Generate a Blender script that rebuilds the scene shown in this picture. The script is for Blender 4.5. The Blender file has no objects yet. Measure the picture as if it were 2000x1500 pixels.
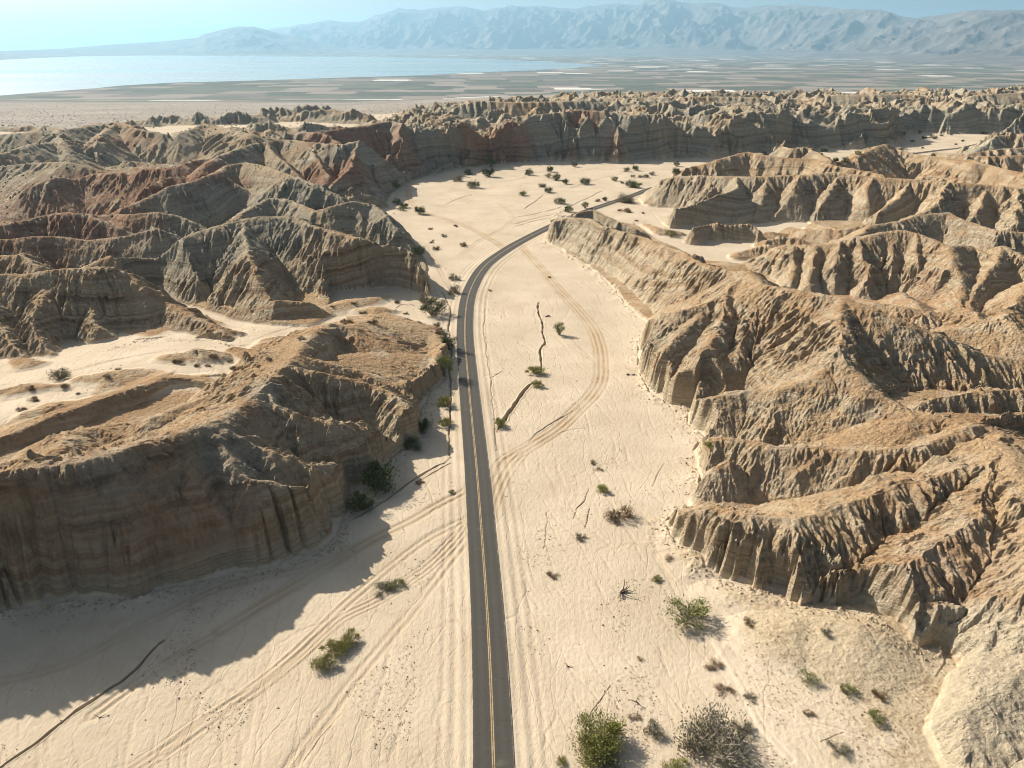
import bpy, math, random
import numpy as np
rnd = random.Random(7)
F = np.float32
# ------------------------------------------------------------------ camera, sky, sun, exposure
SC = bpy.context.scene
CAM_H, PITCH, FPX = 105.0, math.radians(23.4), 1522.0
cam = bpy.data.cameras.new('camera'); cam_o = bpy.data.objects.new('camera', cam)
SC.collection.objects.link(cam_o); SC.camera = cam_o
cam.sensor_width = 36; cam.lens = 36*FPX/2000; cam.clip_start = 1; cam.clip_end = 200000
cam_o.location = (0, 0, CAM_H); cam_o.rotation_euler = (math.pi/2-PITCH, 0, 0)
SUN_EL, SUN_AZ = math.radians(32), math.radians(142)      # azimuth as math angle of the vector to the sun
SV = (math.cos(SUN_AZ)*math.cos(SUN_EL), math.sin(SUN_AZ)*math.cos(SUN_EL), math.sin(SUN_EL))
W_ = bpy.data.worlds.new('World'); SC.world = W_; W_.use_nodes = True
nt = W_.node_tree; bg = nt.nodes['Background']
sky = nt.nodes.new('ShaderNodeTexSky'); sky.sky_type = 'NISHITA'; sky.sun_disc = False
sky.sun_elevation = SUN_EL; sky.sun_rotation = math.pi/2-SUN_AZ
sky.air_density = 1.0; sky.dust_density = 4.0; sky.ozone_density = 1.2; sky.altitude = 300
hs_ = nt.nodes.new('ShaderNodeHueSaturation'); hs_.inputs['Saturation'].default_value = .82; hs_.inputs['Value'].default_value = .98; nt.links.new(sky.outputs[0], hs_.inputs['Color']); nt.links.new(hs_.outputs[0], bg.inputs[0]); bg.inputs[1].default_value = 0.064
sun = bpy.data.lights.new('sun', 'SUN'); sun_o = bpy.data.objects.new('sun', sun)
SC.collection.objects.link(sun_o); sun.energy = 5.0; sun.angle = math.radians(0.53); sun.color = (1.0, 0.93, 0.82)
from mathutils import Vector
sun_o.rotation_euler = Vector(SV).to_track_quat('Z', 'Y').to_euler()
SC.view_settings.view_transform = 'Standard'; SC.view_settings.look = 'None'
SC.view_settings.gamma = 1; SC.view_settings.exposure = 0.93
SC.cycles.pixel_filter_type = 'BLACKMAN_HARRIS'; SC.cycles.filter_width = 1.05; SC.cycles.max_bounces = 6; SC.cycles.volume_bounces = 0; SC.cycles.diffuse_bounces = 3

# ------------------------------------------------------------------ helpers
CP, SP = math.cos(PITCH), math.sin(PITCH)
def W(px, py, z=0.0):
    """point of the place at height z that the photograph shows at (px, py)"""
    dx, dy = (px-1000)/FPX, (750-py)/FPX
    wy, wz = CP+dy*SP, -SP+dy*CP
    t = (z-CAM_H)/wz
    return (dx*t, wy*t)
def WD(px, py, Y):
    """height and x of a point seen at (px, py) and standing at distance Y"""
    dx, dy = (px-1000)/FPX, (750-py)/FPX
    wy, wz = CP+dy*SP, -SP+dy*CP
    t = Y/wy
    return (dx*t, Y, CAM_H+wz*t)
_rs = np.random.RandomState(11)
_perm = _rs.permutation(256).astype(np.int32); _perm = np.concatenate([_perm, _perm])
_ang = _rs.rand(256)*2*np.pi
_gx, _gy = np.cos(_ang).astype(F), np.sin(_ang).astype(F)
_hx, _hy = _rs.rand(256).astype(F), _rs.rand(256).astype(F)
def perlin(x, y, s=0):
    xi = np.floor(x).astype(np.int32); yi = np.floor(y).astype(np.int32)
    xf = (x-xi).astype(F); yf = (y-yi).astype(F)
    xi = (xi+s*37) & 255; yi = (yi+s*91) & 255; xj = (xi+1) & 255; yj = (yi+1) & 255
    u = xf*xf*xf*(xf*(xf*6-15)+10); v = yf*yf*yf*(yf*(yf*6-15)+10)
    a = _perm[_perm[xi]+yi]; b = _perm[_perm[xj]+yi]; c = _perm[_perm[xi]+yj]; d = _perm[_perm[xj]+yj]
    n0 = _gx[a]*xf+_gy[a]*yf; n1 = _gx[b]*(xf-1)+_gy[b]*yf
    n2 = _gx[c]*xf+_gy[c]*(yf-1); n3 = _gx[d]*(xf-1)+_gy[d]*(yf-1)
    n0 = n0+(n1-n0)*u; n2 = n2+(n3-n2)*u
    return (n0+(n2-n0)*v)*F(1.5)
def fbm(x, y, s=0, o=4, g=0.5):
    r = 0; a = 1.0; t = 0
    for k in range(o):
        r = r+F(a)*perlin(x*F(2.03**k)+F(k*7.3), y*F(2.03**k)-F(k*3.1), s+k); t += a; a *= g
    return r/F(t)
def ridged(x, y, s=0, o=4, g=0.5):
    r = 0; a = 1.0; t = 0; w = 1
    for k in range(o):
        n = 1-np.abs(perlin(x*F(2.03**k)+F(k*5.3), y*F(2.03**k)-F(k*4.1), s+k))*F(1.6)
        n = np.clip(n, 0, 1); n = n*n*w; w = np.clip(n*2, 0, 1); r = r+F(a)*n; t += a; a *= g
    return r/F(t)
def sstep(a, b, x):
    t = np.clip((x-a)/(b-a), 0, 1); return t*t*(3-2*t)
def blocks(n, m): return [slice(i, min(i+m, n)) for i in range(0, n, m)]
def gully(x, y, dx, dy):
    """one octave of slope-aligned gullies: value and its derivative; (dx, dy) runs along the contour"""
    xi = np.floor(x).astype(np.int32); yi = np.floor(y).astype(np.int32)
    xf = (x-xi).astype(F); yf = (y-yi).astype(F)
    va = np.zeros_like(xf); vx = np.zeros_like(xf); vy = np.zeros_like(xf); wt = np.full_like(xf, 1e-6)
    for i in (-1, 0, 1):
        for j in (-1, 0, 1):
            a = _perm[_perm[(xi+i) & 255]+((yi+j) & 255)]
            px = xf-i-_hx[a]; py = yf-j-_hy[a]
            w = np.exp(F(-2.2)*(px*px+py*py)); m = (px*dx+py*dy)*F(2*np.pi)
            va += np.cos(m)*w; s = -np.sin(m)*w; vx += s*dx; vy += s*dy; wt += w
    va = np.clip(va/wt*F(1.15), -1, 1); return np.arcsin(va)*F(.64), vx/wt, vy/wt

# ------------------------------------------------------------------ the grid of the ground, finer near the road
def make_rows():
    ys = [22.0]
    while ys[-1] < 1750:
        y = ys[-1]
        d = 0.0019*y if y > 60 else 0.5
        if 72 < y < 330: d = 0.00115*y
        if y > 900: d = 0.0026*y
        ys.append(y+d)
    y = ys[-1]
    while y < 106000: y *= 1.03; ys.append(y)
    return np.array(ys)
YR = make_rows(); NR = len(YR)
UC = np.concatenate([np.linspace(-2.0, -1.02, 130, endpoint=False), np.linspace(-1.02, 1.02, 1640), np.linspace(1.02, 1.5, 61)[1:]]); NC = len(UC)
WR = 0.69*YR+34.0                         # half width of the fine part of each row
X = (UC[None, :]*WR[:, None]).astype(F); Y = np.repeat(YR[:, None], NC, 1).astype(F)
print('grid', NR, NC, NR*NC)
def rows_of(y0, y1): return max(0, int(np.searchsorted(YR, y0))-1), min(NR, int(np.searchsorted(YR, y1))+1)
def cols_of(x0, x1, r0, r1):
    w0, w1 = WR[r0], WR[max(r0, r1-1)]
    u0 = min(x0/w0, x0/w1); u1 = max(x1/w0, x1/w1)
    return max(0, int(np.searchsorted(UC, u0))-1), min(NC, int(np.searchsorted(UC, u1))+1)

NEAR = int(np.searchsorted(YR, 2300))
wx = np.zeros_like(X); wy = np.zeros_like(X)
for b in blocks(NEAR, 128):
    x, y = X[b], Y[b]
    wx[b] = 1.9*perlin(x/24, y/24, 1)+.9*perlin(x/9, y/9, 2)+.4*perlin(x/3, y/3, 7)
    wy[b] = 1.9*perlin(x/24, y/24, 3)+.9*perlin(x/9, y/9, 4)+.4*perlin(x/3, y/3, 8)
XW, YW = X+wx, Y+wy

def tent(field, pts, slope, rnd_=2.0, near=None):
    """raise field to the ridge line through world points (x, y, z), falling off at 'slope' on both sides"""
    for (x0, y0, z0), (x1, y1, z1) in zip(pts[:-1], pts[1:]):
        R = max(z0, z1)/min(slope, near or slope)+rnd_+4
        r0, r1 = rows_of(min(y0, y1)-R-4, max(y0, y1)+R+4)
        c0, c1 = cols_of(min(x0, x1)-R-4, max(x0, x1)+R+4, r0, r1)
        if r1 <= r0 or c1 <= c0: continue
        s = (slice(r0, r1), slice(c0, c1))
        ax, ay = x1-x0, y1-y0; L = ax*ax+ay*ay+1e-9
        qx = XW[s]-F(x0); qy = YW[s]-F(y0)
        t = np.clip((qx*F(ax)+qy*F(ay))/F(L), 0, 1)
        ex = qx-t*F(ax); ey = qy-t*F(ay); e2 = ex*ex+ey*ey
        d = np.sqrt(e2+F(rnd_*rnd_))-F(rnd_)
        sl_ = F(slope)
        if near:                      # a steeper face on the side the ridge turns to the right of its line
            c_ = (ex*F(ay)-ey*F(ax))/(np.sqrt(e2*F(L))+F(.01))
            sl_ = F(slope)+F(near-slope)*sstep(-.5, .5, c_)
        if field is H: np.minimum(DCR[s], d, out=DCR[s])
        h = F(z0)+F(z1-z0)*t-sl_*d
        np.maximum(field[s], h, out=field[s])
def P(*p): return [W(a, b, c)+(c,) for a, b, c in p]

# ------------------------------------------------------------------ washes: where the hills are cut off by flat sand
wash_main = [(-500,1330,9),(-200,1260,9),(0,1211,9),(69,1193,9),(139,1183,9),(203,1172,9),(267,1175,9),(315,1159,9),(384,1137,9),(453,1124,9),(523,1111,9),
 (587,1087,9),(635,1068,9),(659,1047,9),(661,1020,9),(683,999,9),(685,972,9),(683,951,9),(698,955,9),(735,930,9),(762,898,9),
 (797,876,9),(816,860,9),(829,839,9),(822,805,9),(840,772,9),(863,752,9),(876,735,9),(880,712,9),(877,688,9),(872,660,9),(868,648,4),
 (868,625,1.5),(862,606,1.5),(846,582,3),(839,546,3),(835,511,3),(814,490,3),(811,469,3),(790,455,3),(776,420,3),(755,397,2.2),(769,378,2.2),(790,364,2.2),
 (807,355,1.7),(839,343,1.7),(895,332,1.7),(947,324,1.7),(1000,320,1.7),(1070,317,1.7),(1175,317,1.7),(1210,320,1.7),(1262,314,1.7),(1350,311,1.7),
 (1400,309,1.7),(1470,301,1.7),(1600,292,1.7),(1700,291,1.7),(1757,285,1.7),(1765,277,1.7),(1772,266,1.7),(1800,259,1.7),(1850,262,1.7),(1950,262,1.7),(2050,261,1.7),(2250,262,1.7),
 (2250,275,1),(1960,283,1),(1935,286,1),(1900,297,1),(1830,306,1),(1700,325,1),(1600,328,1),(1450,330,1),(1350,342,1),(1300,352,1),(1262,370,1.5),(1247,388,1.5),
 (1262,425,1),(1255,450,3),(1240,435,3),(1210,417,3),(1175,409,3),(1140,404,3),(1095,414,4),(1072,432,6),(1066,475,9),(1110,500,9),(1160,530,9),(1205,570,9),
 (1222,597,5),(1262,632,3),(1245,676,5),(1245,725,9),(1267,769,9),(1309,791,9),(1350,796,9),(1363,797,2),(1341,803,9),(1341,828,9),(1373,852,9),(1352,881,2.5),
 (1366,929,9),(1361,967,9),(1341,979,2),(1341,997,2),(1320,1004,9),(1299,1020,9),(1304,1041,9),(1320,1073,9),(1368,1095,9),(1373,1116,9),
 (1416,1137,9),(1464,1161,9),(1517,1167,9),(1533,1187,9),(1560,1206,9),(1592,1198,9),(1635,1212,9),(1668,1195,4),(1690,1212,3),(1747,1265,9),(1795,1289,9),
 (1830,1282,9),(1842,1305,3),(1800,1370,2),(1775,1430,2),(1800,1490,2),(1860,1600,2),(2000,1900,2),(1000,3200,9),(-1200,3200,9)]
wash_side = [(884,640,1),(846,582,9),(770,562,9),(700,567,9),(650,571,6),(655,600,1),(668,630,1.3),(640,637,1.3),(600,644,1.3),(525,644,1.3),(420,617,1.3),(340,592,1.3),(300,571,2),
 (312,585,2),(400,622,2),(470,640,1.5),(520,660,2),(502,687,2),(450,702,5),(425,682,9),(370,682,5),(320,678,4),(260,682,4),(215,706,4),(190,728,2),(150,735,2),(100,742,2),(0,735,2),(-200,735,2),
 (-200,790,1),(0,800,1),(200,765,1),(300,700,1),(450,690,1),(560,665,1),(660,620,1),(760,610,1),(860,640,1)]
wash_right = [(1262,425,1),(1257,451,2),(1300,478,2),(1370,508,2),(1440,517,1),(1490,500,1),(1515,480,1),(1560,466,1),(1590,446,1),(1575,436,1.6),(1530,435,1.6),(1475,441,1.6),
 (1425,440,2),(1345,444,4),(1305,447,4),(1285,430,1.3),(1262,405,1.2)]
wash_bowl = [(1736,778,4),(1760,765,3),(1830,757,3),(1900,765,3),(1990,757,3),(2100,757,3),(2100,812,1),(2000,812,1),(1900,824,1),(1840,828,1),(1790,815,1),(1765,800,1)]
def poly_world(pl, z=0.0): return [W(a, b, z)+(k,) for a, b, k in pl]
INS = np.zeros((NR, NC), bool); CUT = np.full((NR, NC), 1e3, F); DW = np.full((NR, NC), 60, F)
KK = np.full((NR, NC), 3.2, F); ARC = np.zeros((NR, NC), F)
def wash(poly, z=0.0, seed=0.0):
    global INS
    pw = poly_world(poly, z); ins = np.zeros((NR, NC), bool)
    n = len(pw); arc = seed
    for i in range(n):
        x0, y0, k0 = pw[i]; x1, y1, k1 = pw[(i+1) % n]
        lo, hi = min(y0, y1), max(y0, y1)
        a, b_ = int(np.searchsorted(YR, lo)), int(np.searchsorted(YR, hi))
        if b_ > a and hi > lo:
            xc = x0+(x1-x0)*(YR[a:b_]-y0)/(y1-y0)
            ins[a:b_] ^= (X[a:b_] < xc[:, None])
    for i in range(n):
        x0, y0, k0 = pw[i]; x1, y1, k1 = pw[(i+1) % n]
        R = 34
        r0, r1 = rows_of(min(y0, y1)-R, max(y0, y1)+R)
        c0, c1 = cols_of(min(x0, x1)-R, max(x0, x1)+R, r0, r1)
        ax, ay = x1-x0, y1-y0; L = ax*ax+ay*ay+1e-9
        if r1 > r0 and c1 > c0:
            s = (slice(r0, r1), slice(c0, c1))
            qx = X[s]+wx[s]*F(.35)-F(x0); qy = Y[s]+wy[s]*F(.35)-F(y0)
            t = np.clip((qx*F(ax)+qy*F(ay))/F(L), 0, 1)
            d = np.sqrt((qx-t*F(ax))**2+(qy-t*F(ay))**2)
            m = d < DW[s]
            k = F(k0)+F(k1-k0)*t
            KK[s] = np.where(m, k, KK[s]); ARC[s] = np.where(m, F(arc)+t*F(math.sqrt(L)), ARC[s]); DW[s] = np.where(m, d, DW[s])
        arc += math.sqrt(L)
    INS |= ins
for i_, w in enumerate((wash_main, wash_side, wash_right)): wash(w, 0.0, 3000.0*i_)
KK = np.where(KK > 6, F(3.4), KK*F(.55))
for _ in range(14):
    B_ = KK.copy(); B_[1:-1] = (KK[:-2]+2*KK[1:-1]+KK[2:])*F(.25); KK = B_.copy(); KK[:, 1:-1] = (B_[:, :-2]+2*B_[:, 1:-1]+B_[:, 2:])*F(.25)
for b in blocks(NEAR, 96):
    A = ARC[b]; D = DW[b]; k = KK[b]
    A = A+wx[b]*.5+D*.10
    n = 2.8*(ridged(A/31, D/60, 22, 2)-.5)*(YR[b.start] < 260)+3.1*(ridged(A/13, D/40, 21, 2)-.5)+1.25*(ridged(A/4.7, D/22, 24, 2)-.5)+.35*(perlin(A/1.6, D/9, 27))
    crack = sstep(.13, 0.0, np.abs(perlin(A/6.3, D/30+3, 28)))*sstep(-.1, .3, perlin(A/29, D*0, 29))
    n = n-1.5*crack
    ff = sstep(540, 680, Y[b]); n = n+ff*(17*(ridged(A/46, D/80, 31, 2)-.4)+9*(ridged(A/17, D/50, 33, 2)-.4))
    st = np.maximum(np.clip((k-1)/2.2, .15, 1), ff*.9)
    de = np.maximum(D-.6+n*st*np.clip(D*.45, .15, 1), 0)+D*F(.15)
    lim = sstep(31, 33.5, D)*1000
    CUT[b] = k*de+np.clip(D-12, 0, None)*1.0+lim
BOWLZ = 12.0
DIN_ = DW.copy(); CUT[INS] = 0; DW[INS] = 0; CUT[DW >= 33.9] = 1000

# ------------------------------------------------------------------ ridge lines of the badlands
DCR = np.full((NR, NC), 99, F)
H = np.zeros_like(X)                       # height above the sand
_t = sorted(W(a, b) for a, b, _ in wash_main if 755 <= a and b <= 343 and not (a < 2250 and b > 262 and a > 1772) and (b < 322 or a < 900) and not (a in (1700, 1600, 1450, 1350, 1300) and b > 312))
TOEX = np.array([q_[0] for q_ in _t]); TOEY = np.array([q_[1] for q_ in _t]); print('toe', [(round(a), round(b)) for a, b in _t])
# broken country away from the road: rolling ridges everywhere the photograph shows no single crest
for b in blocks(NEAR, 128):
    x, y = XW[b], YW[b]
    far = sstep(380, 560, y+np.where(x > 0, -180*0, 0)-np.clip(x-150, 0, 400)*.5)
    big = ridged(x/150+3.1, y/120, 31, 4)*30+ridged(x/55, y/48, 35, 3)*10-9
    big = big*(0.55+0.5*perlin(x/260, y/260, 41))
    edge = sstep(0, 130, (1010+np.clip((x+560)*.75, -60, 640)+70*perlin(x/190, y/400, 44))-y)   # where the badlands end in the plain
    yt = np.interp(x, TOEX, TOEY).astype(F)
    fw_ = sstep(0, 25, y-yt)*sstep(-230, -90, x)
    south = sstep(-90, 10, x)*(1-sstep(-20, 10, y-yt))
    crag = 21+ridged(x/80, y/62, 51, 3)*16+ridged(x/34, y/30, 55, 2)*5-3+6*perlin(x/170, y/170, 57)
    big = (big*(1-fw_)+crag*fw_)*(1-.8*south)
    H[b] = np.clip(big*F(1.05), 0, 42)*far*edge
    nearb = (1-far)*(1.0+2.5*np.clip(perlin(x/30, y/30, 47)+.2, 0, 1))
    H[b] += np.where((np.abs(x) > 30), nearb, 0)
RI = []
def R_(slope, *p, r=1.2, n=None): RI.append((p, slope, r, n))
# ---- left: front mesa and its spurs
R_(.46,(-700,985,27),(-300,955,28),(-100,938,28),(0,927,28),(48,911,28),(101,913,27.5),(144,900,27.5),(197,884,27.5),(256,868,27),(299,855,26.5),(363,841,25.5),(411,823,25),(448,804,24),(491,769,22.5),(512,753,22),(549,711,20),(576,690,18.5),(605,650,17),(640,632,15),(675,635,13), r=2.5, n=1.0)
R_(.95,(411,823,25),(440,836,23.5),(480,849,21.5),(533,876,18.5),(587,897,15.5),(629,905,13),(661,905,11), r=1.5)
R_(1.0,(415,838,24),(437,850,23),(460,895,20),(491,929,17.5),(544,943,15.5),(597,947,14),(629,957,12.5), r=1.2)
R_(.85,(512,753,22),(535,790,20),(565,807,18.5),(629,823,15.5),(688,830,12.5),(731,857,10), r=1.5)
R_(.8,(549,711,20),(600,722,18),(661,734,15.5),(720,748,13),(760,765,11.5),(795,792,10), r=1.5)
R_(.6,(576,690,18.5),(640,705,15),(700,722,12),(770,748,9),(815,745,8.5),(845,717,6.5),(858,692,5.5),(866,670,5), r=1.5)
R_(.30,(675,635,13),(720,628,10),(770,632,7),(820,648,4.5),(856,670,4.5), r=3)
R_(.22,(660,700,11),(740,690,8),(820,700,5.5),(848,692,5), r=3)
R_(1.0,(230,880,26),(245,960,21),(262,1030,15)); R_(1.1,(340,850,25),(372,930,20),(384,1000,14)); R_(1.1,(90,925,27),(100,1010,21)); R_(1.1,(160,905,27),(172,980,21)); R_(1.0,(299,860,26),(316,930,20))
R_(.22,(0,860,10.5),(85,822,12),(160,790,12),(224,772,11.5),(277,757,11),(320,737,10.5),(373,737,9),(443,755,7), r=1, n=1.3)
R_(.5,(100,880,15),(135,842,13),(190,832,12.5),(250,848,11), r=1.2)
R_(.5,(300,815,14),(340,800,14),(400,775,13)); R_(.22,(304,711,7),(345,712,7.5),(390,725,6), r=1, n=.9)
# ---- left: striped hills behind the side wash
R_(0.81,(-260,560,20),(-120,545,22),(0,535,22),(55,535,22),(115,525,23),(165,523,23),(215,522,22),(250,535,19),(280,560,15),(295,575,12),(330,592,9),(380,618,7),(420,635,6.5),(470,650,4),(510,662,1), r=2)
R_(0.91,(95,528,22),(85,560,18),(60,610,13),(65,650,9),(100,690,5),(120,720,2))
R_(0.91,(0,560,18),(-20,620,12),(10,670,8),(60,715,4)); R_(0.91,(215,522,22),(262,575,12),(285,615,6),(300,650,2)); R_(1.04,(150,524,23),(165,580,14),(190,640,7))
R_(0.65,(345,672,6),(425,640,6.5),(440,655,6),(480,668,4), r=1)
R_(0.81,(175,518,18),(220,500,20),(260,482,22),(320,480,22),(380,455,24),(425,440,26),(465,430,27),(500,424,28),(540,422,28),(575,425,27.5),(610,440,26),(665,455,24),(720,472,22),(770,477,21),(800,500,17),(828,530,11),(842,562,5), r=2.5)
R_(0.98,(475,430,27),(482,470,23),(490,510,18.5),(505,545,14),(520,585,9),(560,588,7.5),(595,590,6.5),(640,610,3),(665,628,.5), r=1.2)
R_(1.10,(488,490,21),(450,530,14),(420,570,7),(400,600,3)); R_(1.10,(500,540,14),(480,590,7),(470,625,3))
R_(1.04,(440,440,26),(425,480,18),(410,520,12)); R_(1.17,(770,478,21),(765,510,14),(800,545,8),(838,572,3))
R_(1.04,(640,450,25),(645,500,15)); R_(1.04,(585,428,27),(598,470,19),(612,515,11))
R_(0.81,(440,440,19),(465,427,21),(490,402,23),(525,387,24),(555,387,24),(590,400,23),(615,412,22),(640,404,24),(650,402,24.5),(685,393,26),(725,399,24),(755,420,21),(778,445,16),(800,478,9),(810,495,3))
R_(0.91,(690,393,25.5),(705,430,18),(745,460,10)); R_(0.91,(525,387,24),(540,410,19))
# ---- left: ridges in the middle distance
R_(0.75,(-200,470,18),(0,440,22),(50,430,22),(90,420,23),(125,415,24),(170,418,23),(200,430,21),(235,445,18),(262,458,14))
R_(0.75,(170,425,18),(220,418,20),(260,418,21),(310,414,22),(340,420,20),(370,433,17),(400,445,14))
R_(0.81,(-100,480,16),(0,468,17),(60,462,18),(110,462,17),(170,470,15),(250,460,17),(300,445,20),(330,455,16),(355,470,11))
R_(0.75,(0,500,14),(40,497,15),(75,520,12)); 
R_(0.78,(240,405,20),(265,395,22),(300,378,25),(325,365,28),(370,355,29),(400,345,30),(420,338,31),(445,322,33),(480,317,34),(525,326,33),(565,343,31),(615,360,28),(665,385,22),(700,400,16), r=1.6)
R_(1.00,(420,338,31),(400,360,25),(360,385,19),(345,400,16)); R_(1.00,(420,338,31),(450,350,27),(480,372,21),(500,395,15)); R_(1.00,(300,378,25),(315,405,17))
R_(1.00,(500,322,33),(520,350,26),(560,380,18))
R_(0.78,(400,318,30),(450,296,33),(480,284,34),(520,277,35),(550,272,36),(600,276,36),(640,281,36),(672,282,36),(700,275,37), r=1.6)
R_(1.19,(700,275,37),(692,300,31),(686,330,24),(700,355,16),(722,375,8),(748,390,2)); R_(1.06,(688,325,26),(660,350,20),(640,370,15)); R_(1.06,(520,278,35),(545,305,28),(585,345,20)); R_(1.06,(600,276,36),(620,310,28),(640,345,20))
R_(0.88,(480,300,30),(430,312,27),(380,330,24),(330,345,22),(290,365,19))
R_(0.88,(560,262,36),(600,258,38),(625,258,39),(670,250,41),(720,244,42),(765,236,43),(790,243,42),(815,250,40),(840,246,41),(880,240,41),(905,233,42),(930,238,40),(960,250,37),(985,262,33), r=1.6)
R_(1.25,(764,262,33),(775,280,26),(800,308,17),(822,330,9),(836,345,3), r=.8); R_(1.00,(775,283,24),(765,320,12),(800,345,5)); R_(1.00,(900,236,41),(960,270,30),(985,300,18),(1000,315,6))
R_(1.00,(625,258,39),(700,300,27),(745,335,18),(770,362,10),(785,368,5))
# ---- far wall: craggy front, then the crests behind
R_(0.92,(985,262,33),(1010,240,38),(1040,225,42),(1100,218,44),(1135,214,45),(1185,217,44),(1230,225,41),(1290,222,42),(1340,233,39),(1390,240,37),(1420,245,36), r=1.2)
for q in ((1015,238,40,1022,268,26,1018,305,8),(1060,225,42,1065,262,28,1090,300,9),(1105,245,36,1100,270,26,1105,300,8),(1140,216,44,1150,255,31,1140,300,8),(1190,228,40,1215,270,24,1235,300,9),
          (1185,225,42,1180,262,28,1185,305,6),(1290,224,42,1290,255,31,1295,300,8),(1340,235,38,1345,265,26,1350,300,8),(1285,225,42,1265,285,16,1280,300,8),(1392,242,36,1385,268,24,1375,300,6)):
    R_(1.49, q[0:3], q[3:6], q[6:9], r=.8)
R_(1.38,(1010,270,22),(1040,290,14),(1075,298,10)); R_(1.49,(1180,285,14),(1183,308,4),r=.5); R_(1.38,(1370,268,20),(1372,292,9),(1400,300,5),r=.6)
R_(0.92,(1420,245,34),(1450,243,35),(1480,245,33),(1505,262,26),(1540,256,28),(1580,255,28),(1625,251,29),(1650,257,26),(1675,268,20),(1730,272,16), r=1.2)
R_(1.03,(1560,230,40),(1600,220,43),(1660,215,44),(1700,225,40),(1735,232,36),(1755,250,26),(1768,266,14), r=1.2)
R_(1.03,(1440,222,42),(1500,215,44),(1560,212,45)); R_(1.03,(1620,222,42),(1625,245,32)); R_(1.03,(1690,224,40),(1700,250,28),(1715,272,12)); R_(1.15,(1500,216,44),(1508,240,34)); R_(1.15,(1550,214,44),(1555,240,34))
R_(0.92,(1740,213,44),(1790,209,45),(1850,212,44),(1920,214,43),(2000,216,42),(2150,216,42), r=1.2)
R_(1.26,(1750,214,44),(1752,240,24)); R_(1.26,(1790,211,44),(1800,240,18)); R_(1.26,(1850,213,43),(1860,242,16)); R_(1.26,(1900,214,43),(1905,245,14))
R_(0.57,(560,205,22),(640,203,22)); R_(0.69,(780,212,36),(830,205,38),(880,210,36)); R_(0.69,(900,200,42),(950,196,44),(1000,200,42),(1080,198,42),(1150,196,42))
R_(0.69,(245,224,14),(290,222,16)); R_(0.69,(300,222,14),(400,217,18),(500,212,20),(530,206,20),(600,212,18),(700,212,20)); R_(0.69,(0,240,8),(60,237,10),(120,243,8)); R_(0.57,(170,230,10),(190,226,12))
R_(0.52,(-100,272,24),(0,262,26),(110,254,29),(180,246,30),(225,238,32),(245,242,31),(270,252,28),(320,262,24))
R_(0.57,(225,238,32),(200,262,26),(180,285,20)); R_(0.57,(110,254,29),(120,280,24),(135,300,18)); R_(0.52,(350,262,24),(400,241,30),(430,248,28),(490,262,26)); R_(0.52,(0,300,22),(60,282,26),(100,278,25))
R_(0.52,(0,325,20),(60,318,23),(130,316,26),(160,322,24),(200,335,20)); R_(0.57,(60,365,18),(105,345,23),(150,350,20),(180,340,22),(235,336,24)); R_(0.57,(280,330,26),(345,326,27),(375,312,29),(400,310,29))
R_(0.52,(1330,190,42),(1400,188,42),(1480,190,41)); R_(0.57,(1620,186,40),(1720,184,42),(1800,186,40)); R_(0.57,(1900,186,42),(2000,180,46),(2150,176,50)); R_(0.46,(1150,192,38),(1300,190,40))
# ---- right: canyon wall and the big hill
R_(1.38,(1085,432,12),(1130,414,15),(1160,409,16),(1195,425,14),(1240,447,11),(1262,455,6), r=1)
R_(1.12,(1090,424,13),(1145,425,16),(1190,445,17),(1240,459,18),(1280,470,19),(1310,486,20),(1340,497,21),(1370,515,22),(1400,522,23),(1440,530,25),(1465,532,27), r=2)
R_(0.69,(1465,532,27),(1495,555,27),(1550,566,28),(1600,575,28.5),(1645,582,29),(1700,600,28),(1770,630,25),(1820,648,23),(1870,670,20),(1925,695,17),(2000,705,16),(2120,720,15), r=3)
R_(0.75,(1465,532,27),(1440,552,25),(1425,570,23),(1385,592,21),(1330,606,19),(1300,612,17),(1268,625,12))
R_(0.75,(1440,552,24),(1420,610,20),(1390,650,17)); R_(0.81,(1390,590,20),(1340,640,17),(1290,690,13.5),(1262,705,11)); R_(0.81,(1425,575,23),(1400,640,18),(1375,690,15),(1350,735,12),(1320,750,11))
R_(0.69,(1495,555,27),(1470,620,20),(1440,680,14),(1395,725,10)); 
R_(0.78,(1645,582,29),(1640,625,27),(1640,680,23),(1665,720,20),(1693,753,18),(1736,785,16),(1789,815,15), r=2)
R_(0.62,(1640,680,23),(1613,721,19),(1533,762,14),(1469,764,12),(1416,769,11),(1373,777,10), r=1.5)
R_(1.00,(1700,605,27),(1720,660,20),(1735,700,16)); R_(1.00,(1800,645,23),(1810,700,15)); R_(1.00,(1890,685,18),(1900,730,12))
# ---- right: the nearer spurs
R_(0.41,(1789,815,15),(1850,822,15),(1907,830,16),(1960,850,16),(2000,872,16),(2120,900,16), r=3)
R_(0.68,(1907,833,17),(1800,872,15),(1693,877,13),(1608,871,12),(1507,868,11),(1443,860,10.5),(1405,855,10),(1378,862,9.5), r=1.2)
R_(0.61,(1960,850,17),(1945,885,18),(1933,908,18),(1880,913,17),(1800,935,15.5),(1709,967,14),(1613,993,13),(1533,1009,12.5),(1459,1004,12),(1405,994,10.5),(1335,1006,6), r=1.2)
R_(1.08,(1380,930,6),(1400,915,8),(1420,905,9)); R_(1.08,(1500,872,10.5),(1480,905,7)); R_(1.08,(1600,874,12),(1560,920,8)); R_(1.08,(1690,880,13),(1650,930,9)); R_(1.08,(1770,878,14),(1740,925,11))
R_(0.61,(1933,908,18),(1939,940,17.5),(1917,988,16),(1875,1031,14.5),(1832,1052,13.5),(1770,1085,12),(1720,1111,11),(1710,1150,9),(1720,1190,5), r=1.2)
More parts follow.
